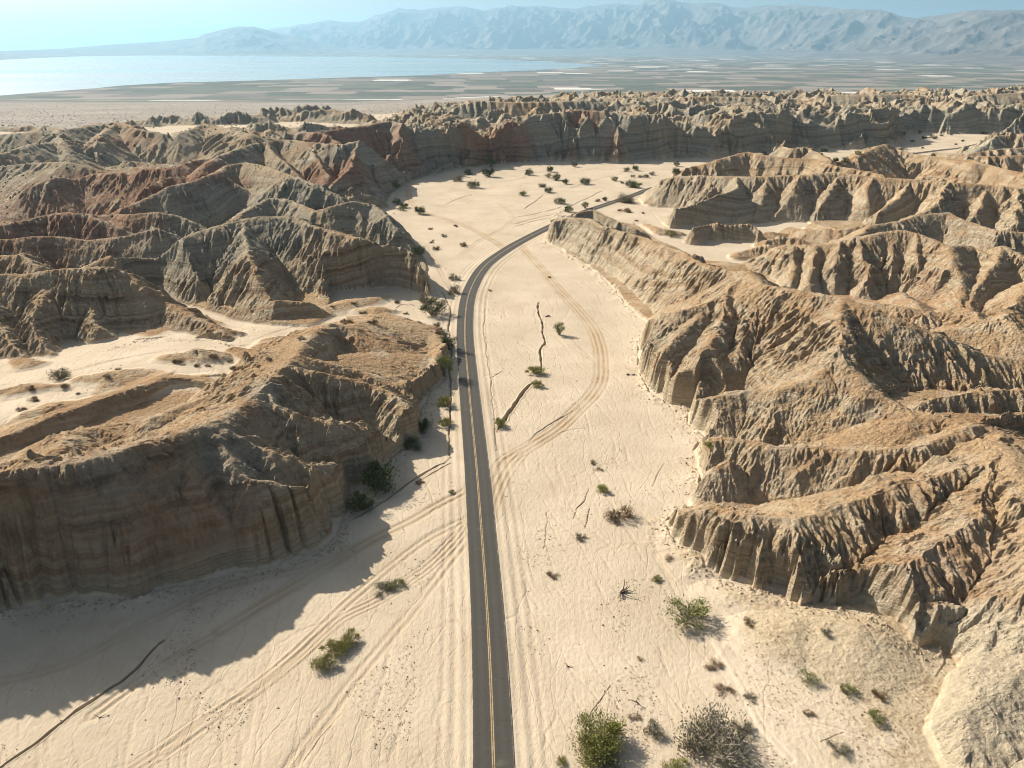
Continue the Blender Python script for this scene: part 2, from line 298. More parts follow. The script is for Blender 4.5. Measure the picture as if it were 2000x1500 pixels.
R_(1.08,(1875,1035,14),(1860,1085,11),(1845,1140,9)); R_(1.08,(1832,1055,13),(1800,1110,10),(1790,1160,8)); R_(1.08,(1917,990,16),(1905,1060,12),(1890,1110,9))
R_(0.54,(1960,870,18),(2010,940,19),(2060,1010,18),(2080,1100,16), r=3)
R_(0.61,(2040,1000,18),(2010,1080,14),(1980,1160,11),(1945,1215,8.5),(1912,1258,7),(1925,1300,5), r=1.2)
R_(0.61,(2080,1100,15),(2050,1180,12),(2000,1220,10),(1975,1280,8),(1985,1340,6), r=1.2)
R_(0.68,(2120,1200,12),(2080,1280,10),(2020,1350,8),(1960,1420,5.5),(1930,1470,4.5)); R_(0.54,(2200,1400,9),(2050,1450,6),(1980,1540,5))
R_(.35,(2050,1290,9),(1985,1320,8.5),(1930,1365,7.5),(1880,1395,6.5),(1835,1430,4.5)); R_(.4,(2050,1480,6),(1960,1500,4.5),(1900,1530,3.5)); R_(.45,(1985,1330,8),(1960,1400,6),(1900,1450,4.5),(1870,1490,3))
R_(1.22,(1720,1120,10),(1745,1155,8.5),(1800,1171,8),(1860,1176,8),(1885,1188,7)); 
# ---- right: hills further back
R_(0.94,(1285,418,7),(1320,408,11),(1370,393,15),(1415,376,18),(1440,365,20)); R_(2.00,(1352,440,8),(1390,433,9),(1440,436,9),(1468,432,10),(1485,450,6),(1502,470,1), r=1.5)
R_(0.75,(1250,366,8),(1280,354,14),(1320,345,18),(1370,343,20),(1450,345,22),(1500,344,23),(1560,341,24),(1635,336,25),(1700,345,24),(1780,350,24),(1850,355,24),(1925,360,23),(2000,368,22),(2150,380,22), r=2.5)
R_(0.75,(1325,335,12),(1350,328,16),(1400,312,22),(1430,304,24),(1460,296,26),(1490,302,25),(1520,307,24),(1590,311,24),(1640,325,23),(1720,340,22), r=2)
R_(1.00,(1440,346,22),(1445,375,16),(1455,400,10)); R_(1.00,(1560,342,24),(1550,375,17),(1530,405,9)); R_(1.00,(1640,338,24),(1620,375,17),(1600,405,9)); R_(1.00,(1700,347,24),(1690,390,14)); R_(1.00,(1500,346,22),(1490,380,15),(1480,415,6))
R_(1.00,(1780,352,23),(1760,385,17),(1720,410,11)); R_(0.88,(1850,356,24),(1830,395,17),(1790,420,11)); R_(1.00,(1925,362,22),(1920,400,15),(1900,425,9)); R_(1.00,(1985,368,22),(1990,405,15),(1985,440,9)); R_(1.00,(1380,344,19),(1390,375,14))
R_(0.75,(1490,285,22),(1520,284,24),(1550,290,24),(1575,286,25),(1600,300,22),(1625,312,20)); 
R_(0.62,(1630,318,20),(1665,308,23),(1690,296,26),(1725,281,28),(1745,288,25),(1780,300,22),(1850,308,22),(1900,312,22),(1960,330,20),(2050,345,20), r=2)
R_(0.62,(1850,312,21),(1900,318,22),(1940,325,20)); R_(0.88,(1935,275,22),(1945,266,25),(1965,257,28),(1990,262,27),(2050,255,30)); R_(0.75,(1830,298,16),(1890,300,18),(1960,290,22),(2050,285,24)); R_(0.75,(1880,306,20),(1930,305,22),(2000,303,23),(2080,310,23))
R_(0.69,(1475,498,6),(1500,487,9),(1530,478,13),(1600,478,16),(1645,466,19),(1700,459,21),(1760,449,23),(1800,458,22),(1850,478,20),(1865,520,16),(1880,560,11),(1872,600,7), r=1.5)
for q in ((1550,480,15,1548,510,10),(1590,480,16,1585,520,10),(1640,470,19,1635,515,12),(1680,465,20,1690,525,11),(1740,452,22,1745,510,13),(1790,458,22,1790,510,14)):
    R_(1.12, q[:3], q[3:6], (q[3]+3, q[4]+35, 6), r=1.2)
R_(0.75,(1660,470,12),(1700,440,14),(1760,432,15),(1790,421,16),(1850,414,17),(1880,430,15),(1950,450,14),(2050,455,14))
R_(0.69,(1850,478,20),(1900,480,18),(1940,500,16),(1965,480,19),(2000,500,17),(2100,520,17)); R_(0.75,(1965,480,19),(1930,530,14),(1900,575,9),(1885,620,6)); R_(0.62,(2050,540,16),(1990,580,12),(1960,620,9))
R_(0.44,(1960,610,8),(1900,640,7),(1850,640,6)); R_(0.38,(2080,660,9),(1980,650,7))
for p, s, r, n_ in RI: tent(H, P(*p), s, r, n_)
for b in blocks(NEAR, 128):
    if YR[b.start] < 780: continue
    x, y = XW[b], YW[b]; H[b] *= 1-sstep(820, 900, y)*(1-sstep(-160, -40, x))*(1-(.55+.6*ridged(x/42, y/38, 58, 3)))
# red bluffs below the mid ridge on the right: a low cut
DTENT = None
def smin(a, b, k):
    h = np.clip(.5+.5*(b-a)/k, 0, 1); return b+(a-b)*h-k*h*(1-h)
# floor of the bowl behind the big hill
def carve(poly, z):
    pw = [W(a, b, z) for a, b, _ in poly]; n = len(pw); ins = np.zeros((NR, NC), bool)
    dd = np.full((NR, NC), 1e3, F)
    for i in range(n):
        (x0, y0), (x1, y1) = pw[i], pw[(i+1) % n]
        a, b_ = int(np.searchsorted(YR, min(y0, y1))), int(np.searchsorted(YR, max(y0, y1)))
        if b_ > a: ins[a:b_] ^= (X[a:b_] < (x0+(x1-x0)*(YR[a:b_]-y0)/(y1-y0))[:, None])
        r0, r1 = rows_of(min(y0, y1)-16, max(y0, y1)+16); c0, c1 = cols_of(min(x0, x1)-16, max(x0, x1)+16, r0, r1)
        s = (slice(r0, r1), slice(c0, c1)); ax, ay = x1-x0, y1-y0; L = ax*ax+ay*ay+1e-9
        qx = XW[s]-F(x0); qy = YW[s]-F(y0); t = np.clip((qx*F(ax)+qy*F(ay))/F(L), 0, 1)
        np.minimum(dd[s], np.sqrt((qx-t*F(ax))**2+(qy-t*F(ay))**2), out=dd[s])
    dd[ins] = 0
    return ins, dd
bi, bd = carve(wash_bowl, BOWLZ)
m = bd < 15
H[m] = np.minimum(H[m], BOWLZ+bd[m]*2.2); H[bi] = BOWLZ
tent(H, P((1790,788,13.5),(1850,772,15),(1900,765,16),(2000,762,16),(2100,762,16)), .9, 1)
BOWL = bi.copy()
H = smin(np.where(CUT > 500, 1e3, CUT), H, F(1.2)); H = np.maximum(H, 0)
H[INS] = 0
HP = np.zeros_like(X)
for p, s, r in (((( 1356,446,8.5),(1392,438,9),(1440,439,9),(1466,437,9.5),(1482,452,6.5),(1497,468,2)), 1.5, .8), (((1500,470,4),(1535,462,5),(1570,468,4.5)), .5, 1), (((1545,444,4),(1580,450,6),(1620,446,8)), .55, 1),
                (((1262,436,1.5),(1290,446,3),(1330,452,2)), .5, 1), (((1590,436,4),(1640,448,8),(1690,440,10)), .6, 1), (((1480,458,2),(1510,452,3.5),(1540,456,2)), .4, 1), (((1640,600,6),(1700,592,8),(1760,600,8),(1830,610,6)), .35, 1), (((1760,570,4),(1790,590,7),(1800,615,7)), .4, 1), (((1880,600,8),(1920,625,9),(1990,632,10)), .4, 1), (((1440,492,3),(1475,484,4.5),(1500,478,6)), .5, 1), (((1310,350,2),(1290,375,3),(1275,395,2)), .4, 1)):
    tent(HP, P(*p), s, r)
H = np.maximum(H, HP); INS &= (HP < .2)
# the valley carved between the two butting groups of spurs, lower right
# ------------------------------------------------------------------ floor: wash sand, fans, and the plain falling to the lake
LAKE_Z = -195.0
edgeY = 1120+np.clip((X+560)*.75, -60, 640)
FL = -np.clip((Y-edgeY)/(5200-1000), 0, None)*200
FL = np.maximum(FL, LAKE_Z+1.0).astype(F)
FT = np.zeros_like(X)
for p, s, r in ((((2300,1300,2.5),(2000,1330,2),(1800,1390,1.6),(1650,1420,1.3),(1500,1450,.8)), .05, 6), (((-300,840,10.5),(0,812,10),(80,790,10),(160,765,9.5),(250,748,9),(330,730,8)), .11, 3),
                (((1560,1215,3.2),(1600,1208,3.4),(1690,1230,4.2)), .22, 2), (((1420,1150,1.6),(1500,1175,2.2)), .25, 1.5),
                (((1330,1020,.6),(1360,1090,1.4)), .2, 2)):
    tent(FT, P(*p), s, r)
FT = np.maximum(FT, 0)
RAISE = FT.copy(); H = np.maximum(H-FT, 0)
HR = np.zeros_like(X)                      # low mounds of dirt standing on the side valley floor
for p, s, r, b0 in ((((-40,770,9),(40,752,10),(110,757,9)), .28, 1, 8), (((150,742,9),(215,730,10),(270,722,9)), .3, 1, 7.5), (((60,805,11),(110,790,12),(170,782,11)), .3, 1, 9.5), (((330,700,7),(390,690,8),(430,695,7)), .35, 1, 5), (((520,690,2),(560,672,4),(610,660,4),(650,650,2)), .3, 1, 0),
                    (((700,606,1),(735,600,2.2),(765,604,1)), .3, 1, 0), (((470,700,3),(500,705,3.5),(540,695,2)), .35, 1, 1), (((600,612,.5),(640,600,2),(700,585,2.2),(760,577,1)), .22, 1, 0), (((10,700,3),(60,720,4)), .3, 1, 2)):
    tt_ = np.zeros_like(X); pw_ = [(a, b, c-b0) for a, b, c in P(*p)]; tent(tt_, pw_, s, r); HR = np.maximum(HR, tt_)
HR = HR*sstep(5, 10, np.abs(X*0+40)); H = np.maximum(H, HR); INS &= (HR < .2)
# ------------------------------------------------------------------ gullies
def gradient(Z, b):
    lo, hi = max(b.start-1, 0), min(b.stop+1, len(Z))
    z = Z[lo:hi]; x = X[lo:hi]
    zu = np.empty_like(z); xu = np.empty_like(z)
    zu[:, 1:-1] = z[:, 2:]-z[:, :-2]; xu[:, 1:-1] = x[:, 2:]-x[:, :-2]
    zu[:, 0] = z[:, 1]-z[:, 0]; xu[:, 0] = x[:, 1]-x[:, 0]; zu[:, -1] = z[:, -1]-z[:, -2]; xu[:, -1] = x[:, -1]-x[:, -2]
    hx = zu/xu
    yy = YR[lo:hi].astype(F)[:, None]
    zy = np.gradient(z, yy[:, 0], axis=0); xy = UC.astype(F)[None, :]*F(.69)
    hy = zy-hx*xy
    k = slice(b.start-lo, b.start-lo+(b.stop-b.start))
    return hx[k], hy[k]
def blur(A, n):
    for _ in range(n):
        B = A.copy(); B[1:-1] = (A[:-2]+2*A[1:-1]+A[2:])*F(.25)
        A = B.copy(); A[:, 1:-1] = (B[:, :-2]+2*B[:, 1:-1]+B[:, 2:])*F(.25)
    return A
HB = blur(H[:NEAR], 3)
E = np.zeros_like(X); SL = np.zeros_like(X)
AMP = ((22, .85), (10.5, .80), (5.4, .55), (2.7, .46), (1.35, .31), (.66, .15))
for b in blocks(NEAR, 48):
    hx, hy = gradient(HB, slice(b.start, min(b.stop, NEAR))); bb = slice(b.start, min(b.stop, NEAR))
    x, y = X[bb]+wx[bb]*.6, Y[bb]+wy[bb]*.6
    sl = np.sqrt(hx*hx+hy*hy)+1e-4; SL[bb] = sl
    ux, uy = hy/sl, -hx/sl
    m = sstep(.5, 4.0, H[bb])*(.5+.5*sstep(.3, 3.5, DCR[bb])); sm = np.clip(sl*1.7, .0, 1.5)
    gx = np.zeros_like(x); gy = np.zeros_like(x); e = np.zeros_like(x)
    ym = YR[bb.start]
    var = .25+1.45*sstep(-.35, .45, perlin(x/38, y/38, 61)+.5*perlin(x/13, y/13, 62))
    for c, a in AMP:
        sp = ym*.0011
        if c < 2.6*sp: continue
        f = F(1/c)
        v, vx, vy = gully(x*f+F(c*1.7), y*f+F(c*.9), ux*F(1.15), uy*F(1.15))
        aa = F(a)*sm*m*var*(F(1) if c < 10 else F(1+1.5*min(1, max(0, (ym-540)/160))))
        if c < 3: var = .35+.65*var
        e += v*aa
        gx += vx*f*F(a*6.28); gy += vy*f*F(a*6.28)
        tx, ty = hx/np.maximum(sl, .3)*.9+gx*.33, hy/np.maximum(sl, .3)*.9+gy*.33
        l = np.sqrt(tx*tx+ty*ty)+1e-3
        ux, uy = ty/l, -tx/l
    E[bb] = e
H2 = H+E-m.mean()*0
H2 = np.where(H > .3, np.maximum(H2, .25), H2)
# small lumps of crumbling rock and soil
for b in blocks(NEAR, 96):
    bb = slice(b.start, min(b.stop, NEAR)); x, y = X[bb], Y[bb]
    k = sstep(.3, 2.5, H[bb]); near = F(1) if YR[bb.start] < 420 else F(max(0, 1-(YR[bb.start]-420)/300))
    n = .34*(ridged(x/5.5, y/5.5, 71, 3)-.5)+.20*perlin(x/1.7, y/1.7, 75)*near+.14*perlin(x/.8, y/.8, 77)*near
    z = H2[bb]+n*k*np.clip(.35+SL[bb], .3, 1.3)
    # harder beds stand out as ledges on the steep faces
    lay = z+1.6*perlin(x/55, y/55, 79)+.03*y
    lay = lay+2.6*perlin(lay/7.3, x*0+.3, 84)+1.1*perlin(lay/2.9, x/90, 85)
    q = lay/3.3; fq = q-np.floor(q); q2 = lay/.95+.4*perlin(x/6, y/6, 81); f2 = q2-np.floor(q2)
    hard = np.clip(.35+1.5*perlin(lay/5.1, x/30, 82)+.8*perlin(x/12, y/12, 86), 0, 1)
    led = (sstep(.2, .8, fq)-fq)*2.7*.4*hard+(sstep(.25, .75, f2)-f2)*.95*.35*np.clip(.4+1.3*perlin(x/9, y/9, 83), 0, 1)
    z = z+led*sstep(1.3, 2.6, SL[bb])*k*(.9 if YR[bb.start] < 450 else (.25 if YR[bb.start] < 580 else 0))
    H2[bb] = z
HILL = H2.copy(); del HB
# ------------------------------------------------------------------ distance to a line, for the road, tracks and ditches
def smooth_line(pts, step=2.0):
    p = np.array(pts, float); out = []
    for i in range(len(p)-1):
        a = p[max(i-1, 0)]; b = p[i]; c = p[i+1]; d = p[min(i+2, len(p)-1)]
        n = max(2, int(np.hypot(*(c-b)[:2])/step))
        for k in range(n):
            t = k/n
            out.append(.5*((2*b)+(-a+c)*t+(2*a-5*b+4*c-d)*t*t+(-a+3*b-3*c+d)*t**3))
    out.append(p[-1]); return np.array(out)
def line_dist(pts, R, warp=0.0, signed=False):
    D = np.full((NR, NC), 1e3, F); S = np.zeros((NR, NC), F) if signed else None
    for (x0, y0), (x1, y1) in zip(pts[:-1], pts[1:]):
        r0, r1 = rows_of(min(y0, y1)-R, max(y0, y1)+R); c0, c1 = cols_of(min(x0, x1)-R, max(x0, x1)+R, r0, r1)
        if r1 <= r0 or c1 <= c0: continue
        s = (slice(r0, r1), slice(c0, c1)); ax, ay = x1-x0, y1-y0; L = ax*ax+ay*ay+1e-9
        qx = X[s]+wx[s]*F(warp)-F(x0); qy = Y[s]+wy[s]*F(warp)-F(y0)
        t = np.clip((qx*F(ax)+qy*F(ay))/F(L), 0, 1); d = np.sqrt((qx-t*F(ax))**2+(qy-t*F(ay))**2)
        if signed:
            sg = np.sign(qx*F(ay)-qy*F(ax)); m = d < D[s]; S[s] = np.where(m, sg*d, S[s])
        np.minimum(D[s], d, out=D[s])
    return (D, S) if signed else D
road_px = [(970,1720),(966,1560),(964,1500),(961.4,1400),(954.8,1250),(948.8,1150),(937.6,1000),(929.8,900),(919.8,800),(910.8,700),(907.5,650),(911,595),(921,560),(947.5,518),
           (993,485),(1028,465.5),(1070,444.5),(1132,417),(1180,400.4),(1228,384.2),(1248,377),(1290,364)]
rw = [W(a, b, .3) for a, b in road_px]
rw = [(rw[0][0]+2, 20.0)]+rw+[(190, 700), (300, 770), W(1830, 294.5), W(1870, 290.5), W(1900, 284.5), W(1920, 280), W(1944, 276.3), W(1990, 272), W(2060, 268)]
road_c = smooth_line(rw, 2.0)
for _ in range(30): road_c[1:-1] = .5*road_c[1:-1]+.25*(road_c[:-2]+road_c[2:])
DR, SRD = line_dist(road_c, 34, signed=True)
# sand relief ---------------------------------------------------
hill = sstep(.25, 1.3, HILL)
SAND = np.zeros_like(X); BR = np.zeros_like(X)
for b in blocks(NEAR, 96):
    bb = slice(b.start, min(b.stop, NEAR)); x, y = X[bb], Y[bb]; y0 = YR[bb.start]
    mx = x+7*perlin(x/50, y/70, 101)+1.6*perlin(x/11, y/20, 102); my = y+9*perlin(x/45, y/45, 103); pt = sstep(-.35, .4, perlin(x/33, y/60, 118))
    n = .45*perlin(mx/30, my/55, 104)
    br = ridged((mx+.25*my)/6.5, my/46, 105, 3)            # braided runnels down the wash
    br2 = ridged((mx-.2*my)/1.7, my/17, 109, 3)*pt
    lod = 1.0 if y0 < 330 else max(.25, 1-(y0-330)/300)
    z = n-.10*sstep(.55, .95, br)*lod-.032*br2*lod-.012*ridged((mx-.35*my)/.75, my/7, 114, 2)*lod*(1.2-pt)+.03*perlin(x/.9, y/1.2, 112)*lod
    damp = sstep(4.2, 9.0, DR[bb])
    SAND[bb] = z*(.25+.75*damp); BR[bb] = sstep(.5, .95, br)*.6+br2*.4
# shallow channels with a dark undercut bank
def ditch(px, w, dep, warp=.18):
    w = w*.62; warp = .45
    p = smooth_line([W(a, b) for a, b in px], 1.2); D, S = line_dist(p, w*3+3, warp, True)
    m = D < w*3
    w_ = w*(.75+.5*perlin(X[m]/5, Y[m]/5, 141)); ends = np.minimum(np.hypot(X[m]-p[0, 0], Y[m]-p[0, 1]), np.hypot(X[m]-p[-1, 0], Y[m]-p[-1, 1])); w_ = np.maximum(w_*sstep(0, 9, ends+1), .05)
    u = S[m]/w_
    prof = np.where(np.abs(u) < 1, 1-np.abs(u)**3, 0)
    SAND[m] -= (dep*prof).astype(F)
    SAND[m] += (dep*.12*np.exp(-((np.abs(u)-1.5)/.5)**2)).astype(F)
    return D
DI = [([(1052,590),(1054,616),(1062,640),(1064,668),(1058,677),(1057,700),(1059,722)], .9, .9), ([(1046,742),(1040,748),(1024,764),(1010,784),(988,816),(972,844)], 1.15, 1.3),
      ([(862,570),(878,600),(879,640),(880,700),(881,780),(880,840),(881,895)], .55, .7), ([(881,895),(866,905),(843,914),(800,940),(747,983),(709,1004),(690,1015)], .7, .8), ([(878,905),(840,925),(812,940)], .6, .8),
      ([(320,1250),(299,1265),(267,1303),(235,1330),(213,1345),(133,1404),(53,1463),(0,1500),(-60,1540)], .6, .8), ([(980,724),(958,738)], .6, .8),
      ([(946,600),(944,640),(948,670),(952,700),(957,740),(961,780),(967,830),(972,880)], .35, .35), ([(1150,955),(1143,980),(1130,995),(1124,1010)], .3, .45), ([(1154,993),(1150,1015),(1147,1030)], .35, .5),
      ([(1072,1000),(1067,1040),(1060,1070)], .25, .3), ([(1300,905),(1283,930),(1270,950)], .3, .35), ([(1130,797),(1100,815),(1075,833),(1050,850),(1035,865)], .35, .45),
      ([(1058,870),(1100,845),(1150,835)], .25, .3), ([(1185,1340),(1160,1380),(1150,1400)], .3, .4), ([(1600,1460),(1650,1440)], .3, .4), ([(587,1490),(620,1440),(640,1420)], .3, .35)]
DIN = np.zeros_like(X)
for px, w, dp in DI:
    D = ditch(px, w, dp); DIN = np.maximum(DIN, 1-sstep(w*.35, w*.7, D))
far_lines = [[(1022,410),(1050,390),(1062,380)],[(1000,425),(1060,415),(1105,400)],[(870,400),(905,385),(925,378)],[(1000,352),(1090,340),(1190,325)],[(940,350),(1000,352),(1060,335)],
             [(1100,412),(1130,395),(1180,372)],[(1000,445),(1040,432),(1080,425)],[(1000,438),(1050,425),(1110,415)],[(860,345),(960,352),(1050,362)],[(1060,330),(1140,322),(1230,322)],[(1110,370),(1160,352),(1220,338)]]
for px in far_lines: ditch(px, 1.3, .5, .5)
# wheel tracks --------------------------------------------------
TRK = np.zeros_like(X)
def track(px, w, ruts=2, amp=.10, tone=1.0):
    p = smooth_line([W(a, b) for a, b in px], 1.5); D, S = line_dist(p, w+4, .10, True)
    m = D < w*1.35
    f = 1-sstep(w*.75, w*1.3, D[m]); r = np.cos(S[m]/w*math.pi*ruts)*f
    wear = np.clip(.9+.7*perlin(X[m]/9, Y[m]/9, 171), .25, 1.3)
    SAND[m] = SAND[m]*(1-.4*f)+(amp*.6*r*wear).astype(F)-F(.04)*f
    TRK[m] = np.where(np.abs(tone)*f*wear > np.abs(TRK[m]), f*tone*wear*(.75-.25*np.cos(S[m]/w*math.pi*ruts)), TRK[m])
track([(950,985),(962,955),(975,925),(990,900),(1030,876),(1090,838),(1130,800),(1158,772),(1172,748),(1176,720),(1172,680),(1158,640),(1130,605),(1087,560),(1052,518),(1030,494),(1018,480)], 2.6, 3, .10, 1.0)
track([(955,1010),(970,960),(990,920),(1020,885)], 2.2, 3, .08, .8)
track([(918,950),(907,961),(860,985),(800,1020),(740,1048),(693,1073),(610,1125),(533,1169),(480,1200),(427,1233)], 1.9, 2, .13, .75)
track([(925,1005),(890,1055),(832,1111),(740,1170),(661,1210),(587,1276),(507,1340),(453,1372),(380,1420),(299,1479),(240,1520)], 1.8, 3, .10, .55)
track([(925,1040),(870,1110),(800,1200),(700,1320),(640,1400),(587,1468),(540,1540)], 1.6, 2, .09, .4)
track([(900,1020),(820,1065),(700,1160),(560,1290),(420,1400),(320,1470)], 1.6, 2, .10, .4)
track([(683,1073),(600,1110),(450,1140),(300,1210),(150,1290),(0,1330)], 1.7, 2, .12, .5)
track([(620,1100),(470,1210),(330,1290),(180,1400)], 1.5, 2, .12, .4)
track([(797,362),(800,388),(825,413),(877,430),(923,448),(972,476),(990,490)], 2.6, 2, .12, .9)
track([(905,575),(880,560),(855,520),(830,480)], 1.6, 2, .08, .5); track([(895,500),(940,470),(985,445),(1000,420),(980,400)], 2, 2, .08, .4)
track([(850,700),(700,600),(560,650),(470,690),(300,720),(100,780)], 1.3, 2, .05, .3)
track([(1400,1290),(1440,1240),(1500,1270),(1560,1300),(1640,1350),(1700,1400)], .8, 1, .05, -.5); track([(1380,1230),(1440,1330),(1480,1420),(1540,1490)], .9, 1, .07, -.5)
track([(1470,1380),(1530,1400),(1570,1420),(1640,1440),(1760,1480)], .6, 1, .05, -.6)
# shoulders of the road: graded strips with wheel marks along it
sh = sstep(3.2, 3.6, DR)*(1-sstep(8.5, 10.5, DR))
SAND -= (sh*.06*np.cos(SRD*F(2.9))).astype(F)
SAND = np.where(DR < 4.2, SAND*sstep(3.3, 4.2, DR), SAND)
SH = sh
ROADZ = .34
apr = np.zeros_like(X)
for b in blocks(NEAR, 96):
    x, y = X[b], Y[b]; st = np.clip((KK[b]-1)/2.2, 0, 1)
    amp = np.clip(.55+1.5*perlin(x/7, y/7, 161)+.5*perlin(x/2, y/2, 163), 0, 2)
    apr[b] = np.where(INS[b], st*amp*np.exp(-DIN_[b]/(1.0+1.1*amp))*.6*(1+.35*perlin(x/.7, y/.7, 165)), 0)
RAISE = RAISE+apr*sstep(4.5, 8, DR)
crown = F(ROADZ-.16)*(1-sstep(3.6, 7.5, DR))
FLOOR = (FL+RAISE+SAND*(1-hill)+crown).astype(F)
hillk = np.where(DR < 5.5, 0, 1)
Z = FLOOR+HILL*hillk
HILL = HILL*hillk
rough = np.zeros_like(X)
for b in blocks(NEAR, 96):                           # clods and pebbly ground on the fan at lower right and round the side valley
    bb = slice(b.start, min(b.stop, NEAR))
    if YR[bb.start] > 330: break
    x, y = X[bb], Y[bb]
    k = sstep(.4, 2.0, RAISE[bb])*(1-hill[bb])
    rough[bb] = k*(.10*(ridged(x/1.9, y/1.9, 121, 2)-.4)+.05*perlin(x/.5, y/.5, 123))
Z += rough
Z = Z.astype(F)
def ground_z(x, y):
    r = int(np.clip(np.searchsorted(YR, y)-1, 0, NR-2)); fy = (y-YR[r])/(YR[r+1]-YR[r])
    v = 0
    for rr, wgt in ((r, 1-fy), (r+1, fy)):
        v += wgt*float(np.interp(x/WR[rr], UC, Z[rr]))
    return v
def at(px, py):
    """where the sight line through the photograph's pixel meets the built ground"""
    lo = 20.0; z = 0.0; z0 = 3.0
    dx, dy = (px-1000)/FPX, (750-py)/FPX
    wy, wz = CP+dy*SP, -SP+dy*CP
    t = 60.0
    while t < 6000:
        x, y, zz = dx*t, wy*t, CAM_H+wz*t
        g = ground_z(x, y)
        if zz <= g: 
            for s in (.5,.25,.12,.06,.03):
                t -= s*.0015*t*2
                if CAM_H+wz*t > ground_z(dx*t, wy*t): t += s*.0015*t*2
            return (dx*t, wy*t, ground_z(dx*t, wy*t))
        t += max(.25, .0015*t)
    return (dx*t, wy*t, 0)

# ------------------------------------------------------------------ node helpers
def mat(name):
    m = bpy.data.materials.new(name); m.use_nodes = True
    n = m.node_tree; n.nodes.clear()
    out = n.nodes.new('ShaderNodeOutputMaterial'); b = n.nodes.new('ShaderNodeBsdfPrincipled')
    n.links.new(b.outputs[0], out.inputs[0]); b.inputs['Roughness'].default_value = .95
    b.inputs['Specular IOR Level'].default_value = .15
    return m, n, b
class N:
    def __init__(s, t): s.t = t
    def new(s, k, **kw):
        n = s.t.nodes.new(k)
        for a, v in kw.items(): setattr(n, a, v)
        return n
    def inp(s, n, i, v):
        if v is None: return
        if isinstance(v, bpy.types.NodeSocket): s.t.links.new(v, n.inputs[i])
        else:
            if isinstance(v, tuple) and len(v) == 3 and n.inputs[i].type == 'RGBA': v = v+(1,)
            n.inputs[i].default_value = v
    def math(s, op, a, b=None, c=None, clamp=False):
        n = s.new('ShaderNodeMath', operation=op, use_clamp=clamp); s.inp(n, 0, a); s.inp(n, 1, b); s.inp(n, 2, c); return n.outputs[0]
    def mix(s, f, a, b, mode='MIX'):
        n = s.new('ShaderNodeMixRGB', blend_type=mode); s.inp(n, 0, f); s.inp(n, 1, a); s.inp(n, 2, b); return n.outputs[0]
    def noise(s, vec, scale, detail=4, rough=.55, dist=0.0, dim='3D'):
        n = s.new('ShaderNodeTexNoise', noise_dimensions=dim); s.inp(n, 'Vector', vec) if dim != '1D' else s.inp(n, 'W', vec)
        n.inputs['Scale'].default_value = scale; n.inputs['Detail'].default_value = detail; n.inputs['Roughness'].default_value = rough; n.inputs['Distortion'].default_value = dist
        return n.outputs[0]
    def ramp(s, f, stops, mode='LINEAR'):
        n = s.new('ShaderNodeValToRGB'); s.inp(n, 0, f); r = n.color_ramp; r.interpolation = mode
        while len(r.elements) < len(stops): r.elements.new(.5)
        for e, (p, c) in zip(r.elements, stops): e.position = p; e.color = (c if isinstance(c, tuple) else (c, c, c))+(1,)
        return n.outputs[0]
    def sm(s, v, a, b):
        n = s.new('ShaderNodeMapRange', interpolation_type='SMOOTHSTEP'); s.inp(n, 0, v); n.inputs[1].default_value = a; n.inputs[2].default_value = b; return n.outputs[0]
    def attr(s, name):
        n = s.new('ShaderNodeAttribute', attribute_name=name); q = s.new('ShaderNodeSeparateColor'); s.t.links.new(n.outputs['Color'], q.inputs[0]); return q.outputs[0], q.outputs[1], q.outputs[2], n.outputs['Alpha']
    def scale(s, vec, v):
        n = s.new('ShaderNodeMapping'); s.inp(n, 0, vec); n.inputs['Scale'].default_value = v; return n.outputs[0]
    def bump(s, h, strength, dist, normal=None):
        n = s.new('ShaderNodeBump'); s.inp(n, 'Height', h); n.inputs['Strength'].default_value = strength; n.inputs['Distance'].default_value = dist
        if normal is not None: s.inp(n, 'Normal', normal)
        return n.outputs[0]
def simple(name, col, rough=.8, var=.25, scale=3.0, bump=0):
    m, t, b = mat(name); q = N(t); tc = q.new('ShaderNodeTexCoord'); n = q.noise(tc.outputs['Object'], scale, 3)
    lo = tuple(c*(1-var) for c in col); hi = tuple(min(1, c*(1+var)) for c in col)
    t.links.new(q.ramp(n, [(.3, lo), (.7, hi)]), b.inputs['Base Color']); b.inputs['Roughness'].default_value = rough
    if bump: t.links.new(q.bump(n, .6, bump), b.inputs['Normal'])
    return m

